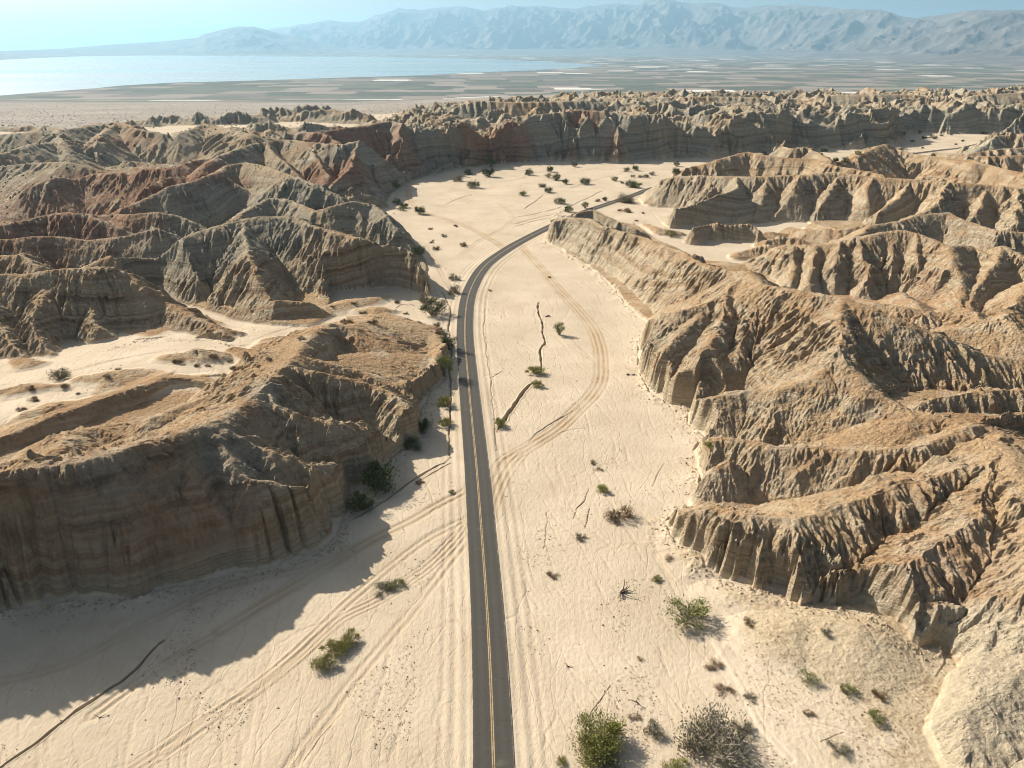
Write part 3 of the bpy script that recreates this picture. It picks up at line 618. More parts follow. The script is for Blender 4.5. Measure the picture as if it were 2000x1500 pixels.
# ------------------------------------------------------------------ material of the land: sand, soil, banded rock
def land_material():
    m, t, b = mat('badland_rock_and_sand'); q = N(t)
    geo = q.new('ShaderNodeNewGeometry'); pos = geo.outputs['Position']
    hillm, slope, red, grey = q.attr('zone'); trk, dit, soilk, brd = q.attr('mark')
    sx = q.new('ShaderNodeSeparateXYZ'); t.links.new(pos, sx.inputs[0]); px, py, pz = sx.outputs
    # -- sand
    n1 = q.noise(pos, .05, 4); n2 = q.noise(pos, .9, 4, .6); n3 = q.noise(q.scale(pos, (1, .35, 1)), 1.6, 3, .6)
    sand = q.ramp(n1, [(.3, (.43, .35, .25)), (.7, (.525, .437, .322))]); n4 = q.noise(pos, 4.5, 3, .75); sand = q.mix(q.math('MULTIPLY', q.sm(n4, .56, .70), .55), sand, (.30, .22, .14)); sand = q.mix(q.math('MULTIPLY', q.sm(q.noise(pos, .16, 5, .65), .52, .72), .35), sand, (.38, .29, .19))
    sand = q.mix(q.math('MULTIPLY', q.sm(n2, .45, .75), .35), sand, (.44, .33, .22))
    sand = q.mix(q.math('MULTIPLY', brd, .28), sand, (.43, .325, .22))
    sand = q.mix(q.math('MULTIPLY', q.math('MAXIMUM', trk, 0.0), .85), sand, (.37, .27, .165))
    sand = q.mix(q.math('MULTIPLY', q.math('MAXIMUM', q.math('MULTIPLY', trk, -1.0), 0.0), .8), sand, (.62, .50, .37))
    def rills(scx, scy, dist, seed):
        nz = q.new('ShaderNodeTexNoise'); q.inp(nz, 'Vector', q.scale(pos, (1, .6, 1))); nz.inputs['Scale'].default_value = seed; nz.inputs['Detail'].default_value = 4
        va = q.new('ShaderNodeVectorMath', operation='MULTIPLY_ADD'); t.links.new(nz.outputs['Color'], va.inputs[0]); va.inputs[1].default_value = (dist, dist, 0); t.links.new(pos, va.inputs[2])
        vo = q.new('ShaderNodeTexVoronoi', feature='DISTANCE_TO_EDGE', voronoi_dimensions='2D'); mp = q.new('ShaderNodeMapping'); t.links.new(va.outputs[0], mp.inputs[0]); mp.inputs['Scale'].default_value = (scx, scy, 0); mp.inputs['Rotation'].default_value = (0, 0, .12)
        t.links.new(mp.outputs[0], vo.inputs['Vector']); vo.inputs['Scale'].default_value = 1.0; return vo.outputs['Distance']
    pm = q.sm(q.noise(pos, .03, 3), .40, .55); pm2 = q.sm(q.noise(pos, .05, 3), .62, .45)
    ril = q.math('MULTIPLY', q.sm(rills(.16, .035, 9.0, .09), .035, .0), pm); ril2 = q.math('MULTIPLY', q.sm(rills(.5, .12, 3.5, .22), .05, .0), pm2)
    near_ = q.math('MULTIPLY', q.sm(py, 420.0, 250.0), q.math('SUBTRACT', 1.0, soilk)); ril = q.math('MULTIPLY', ril, near_); ril2 = q.math('MULTIPLY', ril2, near_)
    sand = q.mix(q.math('MULTIPLY', ril, .20), sand, (.33, .245, .155)); sand = q.mix(q.math('MULTIPLY', ril2, .16), sand, (.36, .27, .175))
    fan = q.mix(q.sm(n2, .38, .62), (.44, .35, .235), (.33, .25, .155)); fan = q.mix(q.math('MULTIPLY', q.sm(q.noise(pos, .12, 4), .42, .6), .7), fan, (.42, .345, .235)); fan = q.mix(q.math('MULTIPLY', q.sm(n4, .5, .62), .5), fan, (.17, .125, .075))
    sand = q.mix(q.sm(q.math('ADD', soilk, q.math('MULTIPLY', q.math('SUBTRACT', q.noise(pos, .09, 5, .7), .5), 2.2)), .15, .95), sand, fan)
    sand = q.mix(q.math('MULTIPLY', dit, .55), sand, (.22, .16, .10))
    # -- banded rock: beds follow height, gently folded
    fold = q.noise(pos, .008, 2); fold2 = q.noise(pos, .06, 3)
    lay = q.math('ADD', q.math('ADD', pz, q.math('MULTIPLY', fold, 46.0)), q.math('ADD', q.math('MULTIPLY', fold2, 4.5), q.math('MULTIPLY', py, .03)))
    lay = q.math('ADD', lay, q.math('ADD', q.math('MULTIPLY', px, -.04), q.math('MULTIPLY', q.noise(pos, .3, 5, .7), 1.6)))
    bands = q.noise(q.math('MULTIPLY', lay, .24), 1.0, 3, .55, 0, '1D'); fine = q.noise(q.math('MULTIPLY', lay, 1.9), 1.0, 3, .65, 0, '1D')
    rock = q.ramp(bands, [(.28, (.20, .13, .075)), (.38, (.40, .305, .195)), (.46, (.30, .205, .12)), (.53, (.50, .405, .27)), (.60, (.32, .265, .18)), (.72, (.43, .33, .21))])
    rockg = q.ramp(bands, [(.28, (.20, .185, .14)), (.40, (.31, .29, .225)), (.48, (.25, .235, .18)), (.56, (.38, .35, .275)), (.7, (.28, .26, .205))])
    rockr = q.ramp(bands, [(.3, (.22, .105, .06)), (.5, (.34, .18, .11)), (.7, (.25, .14, .09))])
    plainr = q.ramp(q.noise(pos, .10, 5, .65), [(.35, (.30, .215, .13)), (.65, (.42, .325, .215))]); rock = q.mix(q.sm(q.noise(pos, .045, 4, .6), .46, .62), rock, plainr)
    rock = q.mix(grey, rock, rockg); rock = q.mix(red, rock, rockr)
    rock = q.mix(q.math('MULTIPLY', q.math('MULTIPLY', q.sm(fine, .42, .62), .25), q.sm(py, 620.0, 430.0)), rock, q.mix(.5, rock, (.12, .09, .065)))
    rock = q.mix(q.math('MULTIPLY', q.sm(q.noise(pos, .45, 5, .65), .45, .7), .35), rock, (.46, .37, .26))
    streak = q.noise(q.scale(pos, (1, 1, .10)), .7, 5, .7)
    rock = q.mix(q.math('MULTIPLY', q.sm(streak, .5, .68), .5), rock, (.16, .12, .08))
    low = q.sm(q.math('ADD', pz, q.math('MULTIPLY', q.noise(pos, .07, 4), 9.0)), 12.5, 6.5); low = q.math('MULTIPLY', low, q.math('MAXIMUM', q.sm(px, 10.0, 40.0), q.sm(py, 260.0, 200.0)))
    rock = q.mix(q.math('MULTIPLY', low, .62), rock, q.ramp(fine, [(.35, (.33, .26, .17)), (.5, (.54, .45, .32)), (.62, (.47, .39, .27))]))
    # -- soil on the gentler slopes and tops
    sn = q.noise(pos, .035, 4); s2 = q.noise(pos, 1.3, 4, .7)
    soil = q.ramp(sn, [(.3, (.31, .19, .10)), (.5, (.39, .26, .145)), (.7, (.44, .32, .19))])
    soilg = q.ramp(sn, [(.3, (.27, .235, .17)), (.7, (.40, .36, .27))]); soil = q.mix(q.math('MULTIPLY', grey, .85), soil, soilg)
    soil = q.mix(q.math('MULTIPLY', red, .9), soil, (.30, .165, .10))
    soil = q.mix(q.math('MULTIPLY', q.sm(s2, .47, .62), .5), soil, (.15, .10, .06)); s3 = q.noise(pos, 3.2, 3, .7); soil = q.mix(q.math('MULTIPLY', q.sm(s3, .55, .7), .5), soil, (.50, .41, .29))
    soil = q.mix(q.math('MULTIPLY', q.sm(q.noise(pos, .11, 4), .5, .62), .5), soil, (.46, .38, .27))
    steep = q.sm(q.math('ADD', slope, q.math('MULTIPLY', q.math('SUBTRACT', q.noise(pos, .2, 4), .5), .5)), .45, .85)
    body = q.mix(steep, soil, rock); body = q.mix(q.math('MULTIPLY', soilk, .85), body, q.mix(q.sm(n2, .4, .6), (.50, .425, .305), (.42, .35, .245)))
    # -- plain beyond the hills: grey desert dotted with scrub, then farm fields
    dn = q.noise(pos, .004, 4); des = q.ramp(dn, [(.35, (.30, .255, .21)), (.65, (.40, .35, .29))]); des = q.mix(q.math('MULTIPLY', q.noise(pos, .03, 5, .7), .6), des, (.16, .135, .115))
    sp = q.new('ShaderNodeTexVoronoi', feature='F1', distance='EUCLIDEAN', voronoi_dimensions='2D'); t.links.new(pos, sp.inputs['Vector']); sp.inputs['Scale'].default_value = .075
    des = q.mix(q.math('MULTIPLY', q.sm(sp.outputs['Distance'], .30, .16), .75), des, (.12, .115, .08))
    rot = q.new('ShaderNodeMapping'); t.links.new(pos, rot.inputs[0]); rot.inputs['Scale'].default_value = (1/330, 1/290, 0)
    v = q.new('ShaderNodeTexVoronoi', feature='F1', distance='CHEBYCHEV', voronoi_dimensions='2D'); t.links.new(rot.outputs[0], v.inputs['Vector']); v.inputs['Scale'].default_value = 1; v.inputs['Randomness'].default_value = .55
    sc = q.new('ShaderNodeSeparateColor'); t.links.new(v.outputs['Color'], sc.inputs[0])
    fld = q.ramp(sc.outputs[0], [(0, (.035, .055, .04)), (.16, (.06, .08, .055)), (.30, (.24, .20, .165)), (.46, (.08, .095, .07)), (.60, (.21, .18, .15)), (.74, (.12, .10, .09)), (.86, (.03, .05, .035)), (.955, (.66, .64, .57))], 'CONSTANT')
    fld = q.mix(q.math('MULTIPLY', q.noise(pos, .01, 3), .5), fld, (.30, .26, .21))
    far = q.sm(q.math('ADD', pz, q.math('MULTIPLY', dn, 30.0)), -105.0, -135.0)
    plain = q.mix(far, des, fld)
    gnd = q.mix(q.sm(q.math('ADD', pz, 0.0), -1.5, -8.0), sand, plain)
    col = q.mix(q.sm(hillm, .25, .75), gnd, body)
    t.links.new(col, b.inputs['Base Color']); b.inputs['Roughness'].default_value = 1.0; b.inputs['Specular IOR Level'].default_value = .05
    # -- relief finer than the mesh
    cr = q.new('ShaderNodeTexVoronoi', feature='DISTANCE_TO_EDGE'); vq = q.new('ShaderNodeVectorMath', operation='MULTIPLY_ADD'); nq = q.new('ShaderNodeTexNoise'); t.links.new(pos, nq.inputs['Vector']); nq.inputs['Scale'].default_value = .4; nq.inputs['Detail'].default_value = 4; t.links.new(nq.outputs['Color'], vq.inputs[0]); vq.inputs[1].default_value = (3, 3, 3); t.links.new(q.scale(pos, (.7, .7, 1.2)), vq.inputs[2]); t.links.new(vq.outputs[0], cr.inputs['Vector']); cr.inputs['Scale'].default_value = .6
    hb = q.math('ADD', q.math('MULTIPLY', q.noise(pos, .8, 7, .68), 1.0), q.math('ADD', q.math('MULTIPLY', streak, .5), q.math('MULTIPLY', fine, .35)))
    hb = q.math('ADD', hb, q.math('MULTIPLY', q.math('MULTIPLY', q.sm(cr.outputs['Distance'], 0.0, .08), steep), .10))
    hs = q.math('ADD', q.math('MULTIPLY', q.noise(pos, 1.1, 6, .7), .38), q.math('MULTIPLY', n3, .22)); hs = q.math('SUBTRACT', hs, q.math('ADD', q.math('MULTIPLY', ril, .13), q.math('MULTIPLY', ril2, .08)))
    h = q.new('ShaderNodeMix'); h.data_type = 'FLOAT'; q.inp(h, 0, hillm); q.inp(h, 2, hs); q.inp(h, 3, hb)
    bs = q.new('ShaderNodeBump'); q.inp(bs, 'Height', h.outputs[0]); bs.inputs['Distance'].default_value = 1.3
    q.inp(bs, 'Strength', q.math('ADD', q.math('MULTIPLY', hillm, .60), .36))
    t.links.new(bs.outputs[0], b.inputs['Normal'])
    return m
LAND = land_material()

# ------------------------------------------------------------------ regions of red and grey-green rock
GREY = np.zeros_like(X); RED = np.zeros_like(X)
def blob(A, px, py, z, r, v=1.0):
    x0, y0 = W(px, py, z); r0, r1 = rows_of(y0-r*2, y0+r*2); c0, c1 = cols_of(x0-r*2, x0+r*2, r0, r1); s = (slice(r0, r1), slice(c0, c1))
    d = np.sqrt((XW[s]-x0)**2+(YW[s]-y0)**2)*(1+.35*perlin(X[s]/18, Y[s]/18, 131)); A[s] = np.maximum(A[s], v*(1-sstep(r*.7, r*1.4, d)))
for b in blocks(NEAR, 128):
    x, y = X[b], Y[b]
    g = sstep(330, 430, y)*(1-sstep(-60, 120, x-.0*y)*(1-sstep(640, 760, y)))      # the left and far hills are grey-green
    GREY[b] = np.clip(g*(.55+.9*perlin(x/70, y/70, 133)+.25), 0, 1)*.95
    RED[b] = .55*sstep(.38, .6, perlin(x/60, y/60, 135)+.35*perlin(x/14, y/14, 136))*g*(1-sstep(-120, -60, x))
for a in ((450,450,20,50,.8),(300,340,28,45,.2)): blob(GREY, *a)
for a in ((60,430,18,60,.8),(150,380,20,70,.8),(260,340,24,60,.8),(330,345,22,45,.9),(680,262,38,40,.8),(760,300,20,30,.6),(1145,230,38,18,.6),(1110,260,28,14,.6),(1200,275,20,12,.5),(960,245,35,35,.8),(640,335,22,30,.8),(1100,215,44,16,.4)): blob(RED, *a)
for a in ((1680,560,8,18,.3),(1770,560,8,14,.3),(1840,1130,9,10,.25),(250,990,20,22,.25),(380,960,20,12,.35)): blob(RED, *a)
for a in ((1320,650,14,10,.3),(1450,660,16,8,.25),(1420,800,8,12,.25),(1500,380,16,60,.25),(1340,380,12,60,.45),(1900,440,14,50,.3),(1750,1190,8,12,.2),(460,840,26,8,.7),(520,745,24,9,.7),(170,905,27,8,.6),(600,260,30,60,.7)): blob(GREY, *a)

# ------------------------------------------------------------------ meshes: the sand sheet and the hills
def link(o, parent=None):
    SC.collection.objects.link(o)
    if parent is not None: o.parent = parent
    return o
def mesh_np(name, V, Fq, material, attrs=None, smooth=True):
    me = bpy.data.meshes.new(name); me.vertices.add(len(V)); me.vertices.foreach_set('co', V.astype(F).ravel())
    n = len(Fq); k = Fq.shape[1]
    me.loops.add(n*k); me.polygons.add(n)
    me.loops.foreach_set('vertex_index', Fq.astype(np.int32).ravel())
    me.polygons.foreach_set('loop_start', np.arange(0, n*k, k, dtype=np.int32))
    try: me.polygons.foreach_set('loop_total', np.full(n, k, np.int32))
    except Exception: pass
    me.polygons.foreach_set('use_smooth', np.full(n, smooth, bool))
    me.materials.append(material)
    for an, A in (attrs or {}).items():
        a = me.color_attributes.new(an, 'FLOAT_COLOR', 'POINT'); a.data.foreach_set('color', A.astype(F).ravel())
    me.update(); me.validate() if n < 1000 else None
    return me
idx = np.arange(NR*NC).reshape(NR, NC)
quads = np.stack([idx[:-1, :-1], idx[:-1, 1:], idx[1:, 1:], idx[1:, :-1]], -1).reshape(-1, 4)
VV = np.stack([X, Y, Z], -1).reshape(-1, 3)
SLA = SL.copy()
MUD = np.zeros_like(X)
for a in ((1930,1330,5,9),(1880,1400,4,11),(1980,1450,5,12),(1780,1330,2,12),(1700,1240,3,9),(1900,1500,3,12),(1900,1290,2,9),(1890,1350,1.5,10),(1870,1440,1.5,10)): blob(MUD, *a)
HM = np.zeros_like(X)
for a in ((-60,890,12,24),(30,875,11,20),(110,845,10,20),(190,830,10,19),(280,810,10,17),(360,785,10,14),(430,770,10,12),(290,735,8,6),(240,760,9,9),(1900,630,6,40),(1780,605,6,26),(1960,580,8,30),(1640,455,6,18),(1700,440,8,25)): blob(HM, *a)
hill = np.maximum(hill, HM*.85)
zone = np.stack([hill*hillk, SLA, RED, GREY], -1).reshape(-1, 4)
mark = np.stack([TRK, DIN, np.maximum(sstep(.5, 2.2, RAISE)*(1-hill)*sstep(0, 20, X), MUD), BR*(1-TRK)*(1-SH)+SH*.35], -1).reshape(-1, 4)
hq = (HILL.reshape(-1)[quads].max(1) > .32)
YQ = Y.reshape(-1)[quads[:, 0]]; XQ = X.reshape(-1)[quads[:, 0]]
def sub_mesh(name, sel, label):
    f = quads[sel]; used, inv = np.unique(f, return_inverse=True)
    me = mesh_np(name, VV[used], inv.reshape(-1, 4), LAND, {'zone': zone[used], 'mark': mark[used]})
    o = link(bpy.data.objects.new(name, me)); o['kind'] = 'structure'; o['label'] = label; return o
roadx = np.interp(YQ, road_c[::-1, 1] if road_c[0, 1] > road_c[-1, 1] else road_c[:, 1], road_c[::-1, 0] if road_c[0, 1] > road_c[-1, 1] else road_c[:, 0])
side = np.where(YQ < 640, XQ < roadx, True)
sub_mesh('ground', ~hq, 'pale sand of the desert wash with braided runnels, and the plain beyond')
sub_mesh('hills_left', hq & side & (YQ <= 640), 'banded badland hills and cliffs left of the road')
sub_mesh('hills_right', hq & ~side, 'tan gullied badland hills and cliffs right of the road')
sub_mesh('hills_far', hq & (YQ > 640) & side, 'grey-green craggy badlands beyond the wash')
print('land built')
def sdist_ok(): pass

# ------------------------------------------------------------------ road
def ribbon(name, line, off0, off1, z, th, material):
    p = np.asarray(line); d = np.gradient(p, axis=0); d /= np.linalg.norm(d, axis=1)[:, None]; nrm = np.stack([d[:, 1], -d[:, 0]], 1)
    a = p+nrm*off0; b = p+nrm*off1; n = len(p)
    V = np.concatenate([np.c_[a, np.full(n, z)], np.c_[b, np.full(n, z)], np.c_[a, np.full(n, z-th)], np.c_[b, np.full(n, z-th)]])
    i = np.arange(n-1)
    Fq = np.concatenate([np.stack([i, i+n, i+n+1, i+1], 1)[:, ::-1], np.stack([i, i+1, i+1+2*n, i+2*n], 1)[:, ::-1], np.stack([i+n, i+3*n, i+3*n+1, i+n+1], 1)[:, ::-1]])
    me = mesh_np(name, V, Fq, material, smooth=False)
    o = link(bpy.data.objects.new(name, me)); return o, p, nrm
m, t, b = mat('asphalt'); q = N(t); geo = q.new('ShaderNodeNewGeometry'); uvn = q.new('ShaderNodeUVMap')
sep = q.new('ShaderNodeSeparateXYZ'); t.links.new(uvn.outputs[0], sep.inputs[0])
n = q.noise(geo.outputs['Position'], 4.0, 4, .7); n2 = q.noise(geo.outputs['Position'], .12, 3)
c = q.ramp(n, [(.3, (.031, .028, .021)), (.7, (.044, .040, .031))]); c = q.mix(q.math('MULTIPLY', n2, .4), c, (.068, .060, .047))
wheel = q.math('COSINE', q.math('MULTIPLY', sep.outputs[0], 2*math.pi*4)); c = q.mix(q.math('MULTIPLY', q.math('ADD', wheel, 1.0), .14), c, (.075, .066, .052))
edge = q.math('ADD', q.math('ABSOLUTE', q.math('SUBTRACT', sep.outputs[0], .5)), q.math('MULTIPLY', q.noise(geo.outputs['Position'], .5, 6, .7), .085))
crk = q.new('ShaderNodeTexVoronoi', feature='DISTANCE_TO_EDGE'); t.links.new(geo.outputs['Position'], crk.inputs['Vector']); crk.inputs['Scale'].default_value = .28; c = q.mix(q.math('MULTIPLY', q.sm(crk.outputs['Distance'], .012, .0), .6), c, (.015, .013, .010)); c = q.mix(q.math('MULTIPLY', q.sm(q.noise(geo.outputs['Position'], .35, 5, .7), .58, .72), .35), c, (.16, .13, .095)); c = q.mix(q.sm(edge, .525, .56), c, (.46, .365, .25)); t.links.new(c, b.inputs['Base Color']); b.inputs['Roughness'].default_value = .75
b.inputs['Specular IOR Level'].default_value = .3
ASPH = m
road_l = road_c[road_c[:, 1] > 30]
road, rp, rn = ribbon('road', road_l, -3.3, 3.3, ROADZ, .35, ASPH)
road['kind'] = 'structure'; road['label'] = 'grey asphalt road curving through the wash'
uvl = road.data.uv_layers.new(name='UVMap'); n_ = len(rp); arc = np.r_[0, np.cumsum(np.hypot(*np.diff(rp, axis=0).T))]
li = np.empty(len(road.data.loops), np.int32); road.data.loops.foreach_get('vertex_index', li)
uv = np.stack([((li//n_) % 2).astype(F), arc[li % n_]], 1); uvl.data.foreach_set('uv', uv.astype(F).ravel())
YEL = simple('worn_yellow_paint', (.35, .25, .13), .7, .35, 1.2)
YEL2 = YEL
for i, (a0, a1) in enumerate(((-.24, -.07), (.07, .24))):
    o, _, _ = ribbon('road_marking', road_l, a0, a1, ROADZ+.006, .004, YEL); o['kind'] = 'structure'; o['label'] = ('left' if i == 0 else 'right')+' stripe of the double yellow centre line'

# ------------------------------------------------------------------ lake
m, t, b = mat('lake_water'); q = N(t); geo = q.new('ShaderNodeNewGeometry')
n = q.noise(q.scale(geo.outputs['Position'], (.00012, .0006, 1)), 1.0, 4, .6)
c = q.ramp(n, [(.35, (.16, .23, .25)), (.65, (.24, .31, .33))]); t.links.new(c, b.inputs['Base Color'])
b.inputs['Specular IOR Level'].default_value = .5
q.inp(b, 'Roughness', q.math('ADD', q.math('MULTIPLY', q.sm(n, .4, .6), .25), .12))
shore = [(-900,150),(-400,135),(0,117.5),(80,113),(160,110),(260,108.3),(420,109),(560,110),(700,110.5),(850,113),(960,116),(1050,119.5),(1150,125.5),(1175,128),(1120,133),(1050,137),(980,140),(900,143),(830,147),(700,151),(600,154),(480,158),(340,161.5),(240,167),(180,173),(80,180.5),(0,187),(-300,218),(-900,300)]
sp_ = [W(a, b_, LAKE_Z+1.5) for a, b_ in shore]
def shore_jag(p):
    out = []
    for i in range(len(p)):
        a = np.array(p[i]); c_ = np.array(p[(i+1) % len(p)]); k = 6
        for j in range(k):
            u = a+(c_-a)*j/k; r = np.hypot(*(c_-a))*.012
            out.append((u[0]+rnd.uniform(-r, r), u[1]+rnd.uniform(-r, r)*(.3)))
    return out
sj = shore_jag(sp_)
me = bpy.data.meshes.new('lake'); me.from_pydata([(x, y, LAKE_Z+2.0) for x, y in sj], [], [list(range(len(sj)))]); me.materials.append(m)
if me.polygons[0].normal.z < 0: me.flip_normals()
o = link(bpy.data.objects.new('lake', me)); o['kind'] = 'structure'; o['label'] = 'broad pale blue lake on the plain below the mountains'

# ------------------------------------------------------------------ mountains
m, t, b = mat('mountain_rock'); q = N(t); geo = q.new('ShaderNodeNewGeometry')
n = q.noise(geo.outputs['Position'], .0011, 6, .65); c = q.ramp(n, [(.35, (.10, .085, .075)), (.55, (.15, .13, .11)), (.70, (.22, .19, .165))]); t.links.new(c, b.inputs['Base Color'])
t.links.new(q.bump(q.noise(geo.outputs['Position'], .004, 6, .7), .7, 60), b.inputs['Normal']); MTN = m
def range_(name, label, front, crest, back, nx, ny, rough_, seed, fans=.25):
    """front: (px, py, None) foot of the range on the plain; crest: (px, py, distance)"""
    fx = np.array([f[0] for f in front]); fw = np.array([W(f[0], f[1], LAKE_Z) for f in front])
    cx = np.array([c_[0] for c_ in crest]); cw = np.array([WD(*c_) for c_ in crest])
    cw = np.array([WD(a_, b_, float(np.interp(a_, fx, fw[:, 1]))+d_) for a_, b_, d_ in crest])
    s = np.linspace(max(fx[0], cx[0]), min(fx[-1], cx[-1]), nx)
    FX, FY = np.interp(s, fx, fw[:, 0]), np.interp(s, fx, fw[:, 1]); CX, CY, CZ = (np.interp(s, cx, cw[:, k]) for k in range(3))
    tt = np.concatenate([np.linspace(0, 1, ny), np.linspace(1, 1.35, ny//5)[1:]])[:, None]
    xx = (FX+(CX-FX)*tt).astype(F); yy = (FY+(CY-FY)*tt).astype(F)
    h = (CZ-LAKE_Z)
    prof = np.where(tt < fans, .10*tt/fans, .10+.90*((np.clip(tt, 0, 1)-fans)/(1-fans))**1.15); prof = np.where(tt > 1, 1-(tt-1)*1.6, prof)
    rg = ridged(xx/3800+seed, yy/3800, seed, 5, .55); rg2 = ridged(xx/1300+seed, yy/1300, seed+3, 4, .55)
    env = sstep(fans*.8, fans*1.6, tt)*(1-.97*np.exp(-((tt-1)/.16)**2))
    z = LAKE_Z+h*prof+(rg-.42)*h*rough_*.95*env+(rg2-.4)*h*rough_*.4*sstep(fans*.8, fans*1.6, tt)*(1-.9*np.exp(-((tt-1)/.09)**2))
    z = z+(ridged(xx/2600, yy/2600, seed+5, 4)-.45)*h*.035*sstep(.9, 1, tt)
    z = np.where(tt <= .001, LAKE_Z-5, z); z = np.maximum(z, LAKE_Z-5)
    nyy = tt.shape[0]; ii = np.arange(nyy*nx).reshape(nyy, nx)
    qd = np.stack([ii[:-1, :-1], ii[:-1, 1:], ii[1:, 1:], ii[1:, :-1]], -1).reshape(-1, 4)
    me = mesh_np(name, np.stack([xx, yy, z.astype(F)], -1).reshape(-1, 3), qd, MTN)
    o = link(bpy.data.objects.new(name, me)); o['kind'] = 'structure'; o['label'] = label
range_('mountains', 'long blue mountain range along the skyline',
       [(480,103.5),(600,104.5),(900,106),(1200,107),(1500,110),(1700,116),(1850,123),(2000,130),(2300,145)],
       [(480,75,10500),(530,56,10500),(600,46,10500),(645,39,10500),(672,43,10500),(700,42,10500),(740,28,10500),(780,14,10500),(820,18,10500),(860,13,10500),(910,11,10500),(945,20,10500),(1000,11,10500),(1060,9,10500),(1090,13,10500),(1125,16,10500),(1180,8,10500),(1210,6,10500),
        (1245,9,10500),(1258,1,10500),(1290,-5,10500),(1330,1,10500),(1360,6,10500),(1400,4,10500),(1430,12,10500),(1460,13,10500),(1500,9,10500),(1570,9,10500),(1620,14,10500),(1670,18,10500),(1720,18,10500),(1760,31,10500),(1790,34,10500),(1850,27,10500),(1890,20,10500),(1960,20,10500),(2060,17,10500),(2300,5,10500)],
       None, 900, 200, .42, 5, .30)
range_('mountain_foothills', 'darker blue hill standing in front of the range above the lake',
       [(330,107),(400,107),(480,106.8),(560,106.5),(640,106),(700,106)], [(330,99,5500),(370,82,5500),(400,66,5500),(430,58,5500),(465,51,5500),(495,52,5500),(520,57,5500),(550,66,5500),(580,70,5500),(620,82,5500),(660,92,5500),(700,101,5500)], None, 300, 70, .30, 9, .06)
range_('mountain_shore', 'low dark shore land rising behind the lake', [(-400,135),(0,117),(150,110.5),(300,108.4),(500,107.3),(640,106.5)], [(-400,125,9000),(0,100,9000),(120,95,9000),(200,88,9000),(300,82,9000),(400,73,9000),(470,66,9000),(560,80,9000),(640,96,9000)], None, 300, 60, .10, 13, .5)
range_('mountains_far', 'palest distant mountains at far left', [(-400,98),(0,96),(300,96),(620,96)], [(-400,86,30000),(0,85,30000),(60,82,30000),(100,76,30000),(130,65,30000),(165,66,30000),(195,63,30000),(240,61,30000),(270,58,30000),(310,58,30000),(345,50,30000),(380,51,30000),(450,47,30000),(480,50,30000),(540,54,30000),(620,70,30000)], None, 300, 50, .18, 17, .1)
range_('mountains_farthest', 'faintest line of mountains on the left skyline', [(-400,95),(0,94),(620,94)], [(-400,80,45000),(0,79,45000),(60,77,45000),(110,72,45000),(200,70,45000),(260,60,45000),(300,56,45000),(320,58,45000),(450,60,45000),(620,80,45000)], None, 120, 20, .05, 19, .1)

# ------------------------------------------------------------------ haze
m = bpy.data.materials.new('haze_air'); m.use_nodes = True; t = m.node_tree; t.nodes.clear()
out = t.nodes.new('ShaderNodeOutputMaterial'); pv = t.nodes.new('ShaderNodeVolumePrincipled'); t.links.new(pv.outputs[0], out.inputs[1])
pv.inputs['Color'].default_value = (.42, .72, .95, 1); pv.inputs['Density'].default_value = 2.6e-5; pv.inputs['Anisotropy'].default_value = .3
bx = [(x, y, z) for z in (LAKE_Z-6.5, 2600) for x, y in ((-90000, -6000), (90000, -6000), (90000, 110000), (-90000, 110000))]
me = bpy.data.meshes.new('haze'); me.from_pydata(bx, [], [(3, 2, 1, 0), (4, 5, 6, 7), (0, 1, 5, 4), (1, 2, 6, 5), (2, 3, 7, 6), (3, 0, 4, 7)]); me.materials.append(m)
o = link(bpy.data.objects.new('haze', me)); o['kind'] = 'stuff'; o['label'] = 'thin blue desert haze'

# ------------------------------------------------------------------ plants, stones
def leafmat(name, cols, rough=.8):
    m, t, b = mat(name); q = N(t); tc = q.new('ShaderNodeTexCoord'); oi = q.new('ShaderNodeObjectInfo')
    n = q.noise(tc.outputs['Object'], 5.0, 4, .7); n = q.math('ADD', n, q.math('MULTIPLY', q.math('SUBTRACT', oi.outputs['Random'], .5), .12))
    st = [(.3+.4*i/(len(cols)-1), c) for i, c in enumerate(cols)]
    t.links.new(q.ramp(n, st), b.inputs['Base Color']); b.inputs['Roughness'].default_value = rough; return m
LM = {'green': leafmat('olive_green_leaf', [(.09, .11, .03), (.17, .185, .055), (.27, .27, .09)]),
      'dark': leafmat('dark_green_leaf', [(.035, .055, .018), (.075, .10, .035), (.13, .15, .06)]),
      'bright': leafmat('yellow_green_twig', [(.13, .14, .035), (.26, .25, .07), (.38, .34, .12)]),
      'brown': leafmat('dry_brown_leaf', [(.10, .06, .025), (.19, .125, .055), (.27, .19, .09)]),
      'grey': leafmat('grey_green_leaf', [(.11, .105, .065), (.20, .185, .12), (.30, .27, .18)]),
      'straw': leafmat('dry_straw', [(.22, .15, .07), (.32, .23, .12), (.40, .30, .17)])}
BARK = simple('grey_bark', (.22, .18, .14), .9, .3, 6); DEADB = simple('dark_dead_wood', (.11, .085, .06), .9, .3, 6)
ROCKM = simple('dark_stone', (.14, .115, .09), .9, .35, 2.0, .05); STONE = simple('pale_brown_stone', (.36, .27, .18), .95, .35, .7, .05)
def tube_into(V, Fc, p0, p1, r0, r1, k=4):
    a = Vector(p0); b_ = Vector(p1); d = (b_-a)
    if d.length < 1e-6: return
    d.normalize(); u = d.orthogonal().normalized(); w = d.cross(u); base = len(V)
    for p, r in ((a, r0), (b_, r1)):
        for i in range(k):
            an = 2*math.pi*i/k; V.append(tuple(p+(u*math.cos(an)+w*math.sin(an))*r))
    for i in range(k): Fc.append((base+i, base+(i+1) % k, base+k+(i+1) % k, base+k+i))
